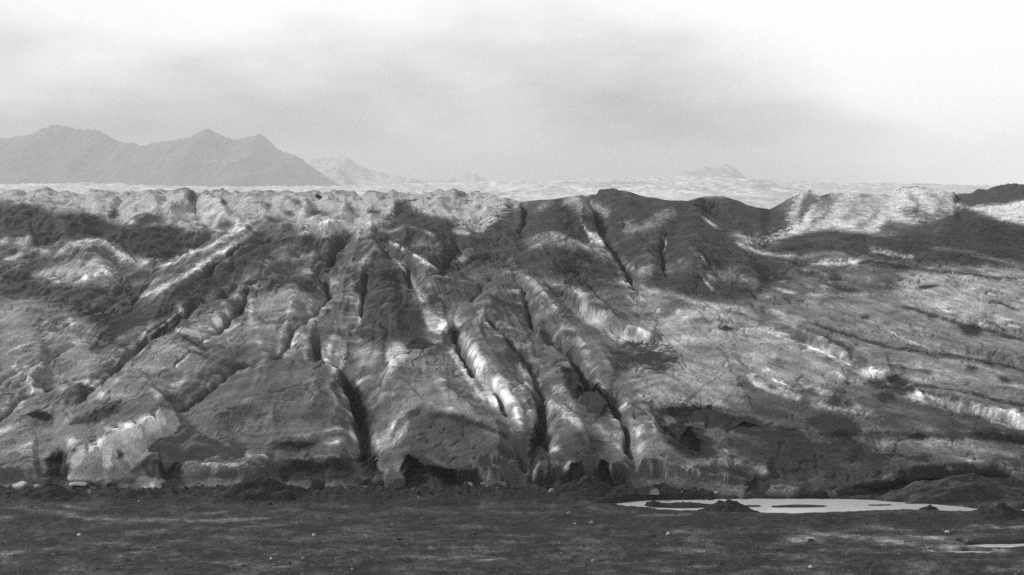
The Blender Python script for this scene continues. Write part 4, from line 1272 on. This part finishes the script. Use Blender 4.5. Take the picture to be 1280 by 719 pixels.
def poly_mask(poly, soft, wob=1.0):
    q = spline(list(poly) + [poly[0]], 8.0)
    X = SG + wob * gw; Y = (TG + wob * gwy)
    asp = 4.0
    best = np.full(X.shape, 1e9)
    x0, x1, y0, y1 = q[:, 0].min() - 30, q[:, 0].max() + 30, q[:, 1].min() - 8, q[:, 1].max() + 8
    w = (X > x0) & (X < x1) & (Y > y0) & (Y < y1)
    xs, ys = X[w], Y[w]
    d = np.full(xs.shape, 1e9)
    for i in range(len(q) - 1):
        ax, ay = q[i]; bx, by = q[i + 1]
        dx, dy = bx - ax, (by - ay) * asp
        ox, oy = xs - ax, (ys - ay) * asp
        t = np.clip((ox * dx + oy * dy) / (dx * dx + dy * dy + 1e-9), 0, 1)
        d = np.minimum(d, np.hypot(ox - t * dx, oy - t * dy))
    ins = inside(q, None, None, xs, ys) if False else None
    r = np.zeros(xs.shape, bool)
    n = len(q)
    for i in range(n):
        ax, ay = q[i]; bx, by = q[(i + 1) % n]
        if ay == by: continue
        r ^= ((ay > ys) != (by > ys)) & (xs < (bx - ax) * (ys - ay) / (by - ay) + ax)
    m = np.zeros(X.shape)
    m[w] = sstep(-soft, soft, np.where(r, d, -d))
    return m


gz = 0.18 + 0.17 * fbm(gX / 6, gY / 5, 91, 4) + 0.05 * ridged(gX / 1.6, gY / 1.2, 95, 3) + 0.05 * ridged(gX / 9 + fbm(gX / 8, gY / 4, 171, 2), gY / 1.1, 173, 2) + 0.02 * fbm(gX / 0.3, gY / 0.3, 97, 2)
# bank of mud along the foot of the ice
bankw = np.interp(SG, [-600, 0, 60, 130, 250, 420, 520, 640, 800, 870, 900, 1235, 1280, 1900], [.8, .8, .7, 0.75, .85, .9, .8, .9, .75, .7, .0, .0, .8, .8])
bankt = 623 + 10 * fbm(SG / 70, SG * 0, 101, 3)
bank = np.exp(-((TG - bankt) / np.where(TG > bankt, 11.0, 9.0)) ** 2) * bankw
gz += 0.52 * bank * np.clip(0.5 + 0.8 * fbm(SG / 22, TG / 7, 103, 4) + 0.45 * ridged(SG / 11, TG / 3.5, 105, 3), 0.05, 3)
# second, lower bank in front of the pool
b2 = np.exp(-((TG - (655 + 3 * fbm(SG / 70, SG * 0, 107, 2))) / 9) ** 2) * np.interp(SG, [600, 700, 900, 1000, 1220, 1300], [.2, .7, .8, .6, .9, .9])
gz += 0.3 * b2 * np.clip(0.15 + 0.5 * fbm(SG / 24, TG / 8, 109, 4), 0, 2)
mp_ = poly_mask(POOL, 3.5)
for b in BARS:
    mp_ = mp_ * (1 - poly_mask(b, 3.0, 0.8))
m2 = np.maximum(poly_mask(POOL2, 4), np.maximum(poly_mask(POOL3, 5), poly_mask(POOL4, 3)))
wat = np.maximum(mp_, m2)
nearp = np.maximum(poly_mask(POOL, 30), poly_mask(POOL2, 30))
gz = gz * (1 - 0.85 * nearp * (1 - bank.clip(0, 1)))
gz = np.maximum(gz, 0.05)
gz = gz * (1 - wat) + (-0.12) * wat
# under the ice the plain goes on
ga = 0.024 * np.exp(1.4 * fbm(SG / 70, TG / 8, 111, 4) + 0.9 * fbm(SG / 14, TG / 2.6, 113, 4) + 0.35 * fbm(SG / 3, TG / 1.6, 115, 2))
dk = np.clip(bank * 1.5, 0, 1)
ga = np.exp(np.log(ga) * (1 - 0.8 * dk) + math.log(0.0125) * 0.8 * dk)
dk2 = np.clip(b2 * 1.2, 0, 1) * 0.75
ga = np.exp(np.log(ga) * (1 - dk2) + math.log(0.014) * dk2)


ga = ga * (1 - 0.4 * nearp)          # wet margin of the pools


def silt(pts, w, val, k=0.8):
    """a streak of pale silt left by a dried channel"""
    global ga
    q = spline(pts, 8.0)
    X = SG + gw * 2; Y = (TG + gwy) * 4
    d = np.full(X.shape, 1e9)
    for i in range(len(q) - 1):
        ax, ay = q[i][0], q[i][1] * 4; bx, by = q[i + 1][0], q[i + 1][1] * 4
        dx, dy = bx - ax, by - ay
        t = np.clip(((X - ax) * dx + (Y - ay) * dy) / (dx * dx + dy * dy + 1e-9), 0, 1)
        d = np.minimum(d, np.hypot(X - ax - t * dx, Y - ay - t * dy))
    w = w * 1.3
    m = np.clip(np.exp(-(d / w) ** 2) * 0.75 * k * (1 + 1.2 * fbm(SG / 20, TG / 2.5, 117, 3)), 0, 1)
    ga = np.exp(np.log(ga) * (1 - m) + math.log(val) * m)


silt([(78, 647), (110, 652), (160, 654), (250, 655), (330, 652)], 9, 0.15)
silt([(85, 639), (110, 641)], 6, 0.13)
silt([(230, 650), (290, 643)], 5, 0.09)
silt([(-20, 655), (10, 652)], 8, 0.12)
silt([(-20, 703), (20, 698)], 14, 0.13)
silt([(995, 679), (1040, 674), (1080, 677), (1120, 681)], 12, 0.28)
silt([(1140, 675), (1180, 679), (1200, 682)], 9, 0.24)
silt([(1165, 692), (1200, 688), (1250, 691)], 13, 0.28)
silt([(1220, 662), (1290, 664)], 8, 0.13)
silt([(1090, 664), (1140, 668)], 9, 0.11)
silt([(600, 706), (625, 704)], 6, 0.14)
silt([(520, 700), (560, 704), (590, 700)], 7, 0.10)
silt([(165, 697), (200, 693)], 6, 0.11)
silt([(300, 715), (360, 713)], 8, 0.10)
silt([(800, 650), (860, 648)], 6, 0.10)
silt([(1000, 615), (990, 618)], 8, 0.14)

# coarse rows out to the horizon
Yf = np.geomspace(gY[-1, 0] * 1.02, 9300, 46)
CF, YF = np.meshgrid(gS, Yf)
co = np.concatenate([np.stack([gX, gY, gz], -1), np.stack([(CF - 640) / F * YF, YF, 0 * YF - 0.3], -1)]).reshape(-1, 3)
av = np.concatenate([ga, np.full(CF.shape, 0.05)]).ravel()
o = mesh_np('outwash_plain', co, grid_quads(len(gT) + len(Yf), len(gS)), M_GRAVEL, None, {'albedo': np.clip(av, .012, .3)})
tag(o, 'dark stony outwash plain in front of the ice', 'ground', kind='structure')


def ground_z(px, py):
    j = int(np.argmin(np.abs(gS - px))); i = int(np.argmin(np.abs(gT - py)))
    return gX[i, j], gY[i, j], gz[i, j]


def pool(poly, label, grow=1.0):
    q = spline(list(poly) + [poly[0]], 10.0)[:-1]
    c = q.mean(0)
    # a sheet a little wider than the hollow; the shore is where the ground rises through it
    P = np.array([px_ground(c[0] + (x - c[0]) * 1.01 + np.sign(x - c[0]) * 2, y + np.sign(y - c[1]) * grow, WATER_Z) for x, y in q])
    me = bpy.data.meshes.new('meltwater_pool')
    base = P.mean(0)
    me.from_pydata([(x - base[0], y - base[1], 0) for x, y in P], [], [list(range(len(P)))])
    me.update()
    if me.polygons[0].normal.z < 0:
        me.flip_normals()
    me.materials.append(M_WATER)
    o = bpy.data.objects.new('meltwater_pool', me)
    COL.objects.link(o)
    o.location = (base[0], base[1], WATER_Z)
    tag(o, label, 'pool', 'meltwater pools on the plain', 'structure')


pool(POOL, 'long bright meltwater pool with gravel bars under the ice front', 1.2)
pool(POOL2, 'narrow bright pool nearest the bottom right corner')
pool(POOL3, 'dull shallow puddle just in front of the narrow bright pool')
pool(POOL4, 'tiny bright pool cut off by the right edge of the photo')

# ------------------------------------------------------------------ mounds, stones, blocks
def mound(px, py, hw, hpx, depth_m, label, alb, seed, shape=1.3, skew=0.0, group='dark gravel mounds by the pool', name='gravel_mound', mat=None, dy=0.0, cat='mound'):
    x0, y0, _ = ground_z(px, py)
    y0 += dy
    k = y0 / F
    rx, h = hw * k, hpx * k
    n, m = 90, 70
    u, v = np.meshgrid(np.linspace(-1.15, 1.15, n), np.linspace(-1.15, 1.15, m))
    a = fbm(u * 2 + seed, v * 2, 121 + seed, 4)
    r = np.sqrt((u - skew * 0) ** 2 + v ** 2) * (1 + 0.25 * fbm(u * 1.5, v * 1.5 + seed, 131 + seed, 3))
    z = h * np.clip(1 - r ** shape, -0.6, 1) * (1 + 0.45 * a) + 0.05 * h * ridged(u * 7, v * 7, 141 + seed, 3)
    co = np.stack([u * rx, v * depth_m, z - 0.04], -1).reshape(-1, 3)
    A = 0.7 * alb * np.exp(0.6 * fbm(u * 5, v * 5, 151 + seed, 4))
    o = mesh_np(name, co, grid_quads(m, n), mat or M_MUD, None, {'albedo': A.ravel()}, loc=(x0, y0, 0.0))
    tag(o, label, cat, group, 'thing' if cat == 'ice slab' else None)
    return o


mound(909, 641, 38, 16, 1.0, 'dark gravel mound rising out of the long pool', 0.028, 1)
mound(905, 617, 38, 15, 1.0, 'black mud heap between the ice front and the pool', 0.022, 2)
mound(1200, 625, 98, 28, 1.5, 'broad smooth gravel slab leaning under the dark overhang', 0.06, 3, 1.9)
mound(1255, 650, 42, 20, 1.8, 'dark gravel mound at the right edge, by the pool end', 0.026, 4)
mound(1161, 637, 13, 6, 0.5, 'small flat dark lump at the far end of the pool', 0.022, 5)
mound(1033, 656, 60, 12, 2.0, 'low dark gravel heap in front of the pool', 0.03, 6)
mound(700, 652, 80, 10, 2.4, 'low dark gravel rise left of the pool tip', 0.03, 7)
mound(60, 628, 60, 22, 2.0, 'dark mud heap at the left edge below the ice', 0.024, 8, group='mud heaps along the foot of the ice')
mound(330, 627, 80, 30, 2.0, 'long dark mud heap below the layered slabs', 0.026, 9, group='mud heaps along the foot of the ice')
mound(160, 628, 50, 16, 1.8, 'dark mud heap in front of the pale fluted wall', 0.025, 10, group='mud heaps along the foot of the ice')
mound(545, 634, 75, 15, 2.0, 'low mud heap in front of the long cave', 0.028, 11, group='mud heaps along the foot of the ice')
mound(735, 622, 50, 26, 2.0, 'black mud heap in the hollow of the ice front', 0.022, 12, group='mud heaps along the foot of the ice')
mound(822, 620, 46, 15, 1.3, 'flat dark mud heap under the smooth grey lobe, left of the pool', 0.024, 20, group='mud heaps along the foot of the ice')
mound(1085, 712, 40, 10, 1.6, 'low dark gravel rise near the bottom edge', 0.035, 13)


mound(545, 613, 50, 26, 2.6, 'dark mud slope inside the long cave', 0.03, 14, 1.2, group='mud heaps along the foot of the ice', dy=3.6)
mound(745, 612, 34, 22, 2.0, 'dark mud slope inside the hollow beside the pool', 0.03, 15, 1.2, group='mud heaps along the foot of the ice', dy=3.0)


for a in [(232, 607, 112, 54, 3.2, 'large rounded grey ice slab arching over a dark recess', 0.10, 16, 2.2, 2.6),
          (284, 608, 66, 29, 1.7, 'long flat layered ice slab lying on the mud before the arched one', 0.16, 17, 3.2, 0.3),
          (156, 609, 34, 17, 1.2, 'short pale ice slab at the left end of the layered slabs', 0.22, 18, 2.6, 0.2),
          (617, 615, 40, 38, 2.2, 'rounded grey ice block closing the right end of the long cave', 0.075, 19, 3.0, 1.2)]:
    mound(a[0], a[1], a[2], a[3], a[4], a[5], a[6], a[7], a[8], group='ice slabs broken from the glacier front', name='ice_slab', mat=M_ICE, dy=a[9], cat='ice slab')


def rock_mesh(name, seed, sub=2, squash=0.7, angular=0.35):
    bmo = __import__('bmesh').new()
    __import__('bmesh').ops.create_icosphere(bmo, subdivisions=sub, radius=1.0)
    r = np.random.RandomState(seed)
    cuts = [(r.normal(size=3), r.uniform(0.55, 0.85)) for _ in range(7)]
    for v in bmo.verts:
        p = np.array(v.co)
        for n_, d_ in cuts:
            n_ = n_ / np.linalg.norm(n_)
            e = p @ n_ - d_
            if e > 0: p = p - n_ * e * (0.6 + angular)
        p *= 1 + 0.12 * float(pnoise(np.array(p[0] * 2 + seed), np.array(p[1] * 2 + p[2]), seed % 7))
        p[2] *= squash
        v.co = p
    me = bpy.data.meshes.new(name)
    bmo.to_mesh(me); bmo.free()
    return me


def with_alb(me, val):
    a = me.attributes.new('albedo', 'FLOAT', 'POINT')
    a.data.foreach_set('value', np.full(len(me.vertices), val, np.float32))


def rock(px, py, wpx, hpx, label, cat, name, alb, seed, group=None, on_ice=False, rot=0.0, mat=None, tilt=0.0):
    if on_ice:
        x, y, z = surf(px, py)
    else:
        x, y, z = ground_z(px, py)
    k = y / F
    me = rock_mesh(name, seed, 3 if wpx > 14 else 2)
    with_alb(me, alb)
    me.materials.append(mat or M_STONE)
    o = bpy.data.objects.new(name, me)
    COL.objects.link(o)
    o.scale = (wpx * k / 2, wpx * k / 2 * 0.9, hpx * k / 1.25)
    o.location = (x, y - (0.0 if not on_ice else 0.3 * wpx * k), z + hpx * k * 0.25)
    o.rotation_euler = (0, tilt, rot)
    tag(o, label, cat, group)
    return o


SG_ = 'pale stones lying on the plain'
rock(100, 674, 6.5, 5, 'palest stone on the open plain at lower left', 'stone', 'stone', 0.3, 1, SG_)
rock(392, 672, 4.5, 4, 'small white stone alone on the plain below the mud heaps', 'stone', 'stone', 0.34, 2, SG_)
rock(834, 673, 7, 5, 'round grey stone on the plain below the long pool', 'stone', 'stone', 0.24, 3, SG_)
rock(338, 704, 4, 4, 'tiny white stone near the bottom edge, left of the middle', 'stone', 'stone', 0.3, 4, SG_)
rock(150, 703, 6, 5, 'grey stone near the bottom edge at lower left', 'stone', 'stone', 0.2, 5, SG_)
rock(1013, 681, 8, 4, 'small black stone on the pale silt streak', 'stone', 'stone', 0.03, 6, 'dark stones lying on the plain')
rock(971, 694, 8, 4, 'small black stone left of the pale silt streak', 'stone', 'stone', 0.03, 7, 'dark stones lying on the plain')
rock(1184, 671, 7, 4, 'pale flat stone between the gravel bank and the narrow pool', 'stone', 'stone', 0.25, 8, SG_)
rock(1014, 717, 6, 4, 'white stone cut by the bottom edge below the silt streak', 'stone', 'stone', 0.3, 9, SG_)
rock(740, 659, 6, 4, 'grey stone on the dark bank left of the pool', 'stone', 'stone', 0.16, 14, SG_)
rock(718, 660, 5, 3, 'flat pale stone farther left on the dark bank', 'stone', 'stone', 0.2, 15, SG_)
rock(397, 620, 19, 18, 'round black boulder at the foot of the ice, end of the dark ledge', 'boulder', 'boulder', 0.02, 10)
rock(26, 618, 22, 12, 'white lump of clean ice in the mud at lower left', 'ice block', 'ice_block', 0.30, 11, 'ice blocks fallen at the foot of the glacier')
rock(5, 614, 16, 14, 'pale ice block at the left edge on the mud', 'ice block', 'ice_block', 0.15, 12, 'ice blocks fallen at the foot of the glacier')
rock(46, 617, 9, 7, 'smallest white ice lump right of the bigger one in the mud', 'ice block', 'ice_block', 0.24, 16, 'ice blocks fallen at the foot of the glacier')
rock(492, 619, 30, 34, 'grooved grey ice block at the left end of the long cave', 'ice block', 'ice_block', 0.10, 13, 'ice blocks fallen at the foot of the glacier')
rock(184, 614, 28, 16, 'pale tilted ice block before the layered slab', 'ice block', 'ice_block', 0.2, 17, 'ice blocks fallen at the foot of the glacier', tilt=0.3)
rock(203, 613, 14, 12, 'small pale ice block right of the tilted one', 'ice block', 'ice_block', 0.15, 18, 'ice blocks fallen at the foot of the glacier')
rock(97, 619, 22, 6, 'thin pale ice plate lying in front of the fluted wall', 'ice block', 'ice_block', 0.2, 19, 'ice blocks fallen at the foot of the glacier')
rock(714, 606, 15, 38, 'pale thin ice shard leaning in the dark hollow', 'ice block', 'ice_block', 0.2, 31, 'ice blocks fallen at the foot of the glacier', tilt=0.45)
rock(398, 247, 9, 6, 'dark rock standing out on the pale ice crest', 'boulder', 'boulder', 0.025, 21, on_ice=True, tilt=0.5)
rock(1140, 624, 7, 3, 'pale stone on the smooth gravel slab by the overhang', 'stone', 'stone', 0.22, 22, SG_)


def gravel():
    """small stones strewn over the plain: too many to count"""
    r = np.random.RandomState(5)
    base = np.array([(-1, -.8, 0), (1, -.9, 0), (.9, .8, 0), (-.8, 1, 0), (-.6, -.5, .8), (.6, -.6, 1), (.5, .5, .9), (-.6, .6, .7)], float)
    qd = np.array([(0, 1, 5, 4), (1, 2, 6, 5), (2, 3, 7, 6), (3, 0, 4, 7), (4, 5, 6, 7)])
    n = 9000
    px = r.uniform(-60, 1340, n); py = 615 + 125 * r.uniform(0, 1, n) ** 0.8
    j = np.clip(np.searchsorted(gS, px), 0, len(gS) - 1); i = np.clip(np.searchsorted(-gT, -py), 0, len(gT) - 1)
    ok = (wat[i, j] < 0.05)
    i, j = i[ok], j[ok]; n = len(i)
    x = gX[i, j] + r.uniform(-.05, .05, n); y = gY[i, j]; z = gz[i, j]
    s = 0.03 * np.exp(r.normal(0, 0.6, n)); th = r.uniform(0, 6.28, n)
    c, sn = np.cos(th)[:, None], np.sin(th)[:, None]
    b = base[None] * (1 + r.uniform(-.25, .25, (n, 8, 3)))
    X = (b[:, :, 0] * c - b[:, :, 1] * sn) * s[:, None] + x[:, None]
    Y = (b[:, :, 0] * sn + b[:, :, 1] * c) * s[:, None] * 0.8 + y[:, None]
    Z = b[:, :, 2] * s[:, None] * 0.9 + z[:, None] - 0.01
    co = np.stack([X, Y, Z], -1).reshape(-1, 3)
    q = (qd[None] + 8 * np.arange(n)[:, None, None]).reshape(-1, 4)
    a = np.repeat(np.clip(0.045 * np.exp(r.normal(0, 0.6, n)), 0.015, 0.2), 8)
    o = mesh_np('gravel', co, q, M_STONE, None, {'albedo': a}, smooth=False)
    tag(o, 'loose small stones strewn over the plain', 'gravel', kind='stuff')


gravel()


def rubble():
    """broken dirty ice and clods heaped along the foot of the ice"""
    r = np.random.RandomState(11)
    base = np.array([(-1, -.7, -.3), (.9, -.9, -.3), (1, .8, -.3), (-.8, .9, -.3), (-.7, -.4, .7), (.5, -.6, .9), (.6, .4, .8), (-.4, .6, .6)], float)
    qd = np.array([(0, 1, 5, 4), (1, 2, 6, 5), (2, 3, 7, 6), (3, 0, 4, 7), (4, 5, 6, 7)])
    n = 1500
    px = r.uniform(-60, 930, n); py = 613 + np.abs(r.normal(0, 7, n)) + 3 * pnoise(px / 40, px * 0, 9)
    keep = pnoise(px / 55, px * 0 + 3, 4) + r.uniform(-.4, .4, n) > -0.05
    px, py = px[keep], py[keep]; n = len(px)
    j = np.clip(np.searchsorted(gS, px), 0, len(gS) - 1); i = np.clip(np.searchsorted(-gT, -py), 0, len(gT) - 1)
    s = np.clip(0.10 * np.exp(r.normal(0, 0.6, n)), 0.04, 0.5)
    th = r.uniform(0, 6.28, n); c, sn = np.cos(th)[:, None], np.sin(th)[:, None]
    b = base[None] * (1 + r.uniform(-.35, .35, (n, 8, 3)))
    X = (b[:, :, 0] * c - b[:, :, 1] * sn) * s[:, None] + gX[i, j][:, None]
    Y = (b[:, :, 0] * sn + b[:, :, 1] * c) * s[:, None] + gY[i, j][:, None]
    Z = b[:, :, 2] * s[:, None] * 0.9 + gz[i, j][:, None]
    q = (qd[None] + 8 * np.arange(n)[:, None, None]).reshape(-1, 4)
    a = np.where(r.uniform(0, 1, n) < 0.10, r.uniform(0.06, 0.2, n), 0.016 * np.exp(r.normal(0, 0.4, n)))
    o = mesh_np('rubble', np.stack([X, Y, Z], -1).reshape(-1, 3), q, M_STONE, None, {'albedo': np.repeat(a, 8)}, smooth=False)
    tag(o, 'broken dirty ice and clods along the foot of the glacier', 'rubble', kind='stuff')


rubble()

# ------------------------------------------------------------------ air
def haze():
    x, y0, y1, z0, z1 = 5200.0, -400.0, 9500.0, -3.0, 330.0
    v = [(-x, y0, z0), (x, y0, z0), (x, y1, z0), (-x, y1, z0), (-x, y0, z1), (x, y0, z1), (x, y1, z1), (-x, y1, z1)]
    f = [(0, 3, 2, 1), (4, 5, 6, 7), (0, 1, 5, 4), (1, 2, 6, 5), (2, 3, 7, 6), (3, 0, 4, 7)]
    me = bpy.data.meshes.new('haze')
    me.from_pydata(v, [], f)
    me.update()
    m = bpy.data.materials.new('misty_air')
    m.use_nodes = True
    n, l = m.node_tree.nodes, m.node_tree.links
    n.clear()
    out = N(n, 'ShaderNodeOutputMaterial')
    pv = N(n, 'ShaderNodeVolumePrincipled')
    pv.inputs['Color'].default_value = (0.70, 0.70, 0.70, 1)
    pv.inputs['Density'].default_value = 1.5e-4
    l.new(pv.outputs[0], out.inputs['Volume'])
    me.materials.append(m)
    o = bpy.data.objects.new('haze', me)
    COL.objects.link(o)
    tag(o, 'thin pale mist over the glacier and the mountains', 'haze', kind='stuff')


haze()
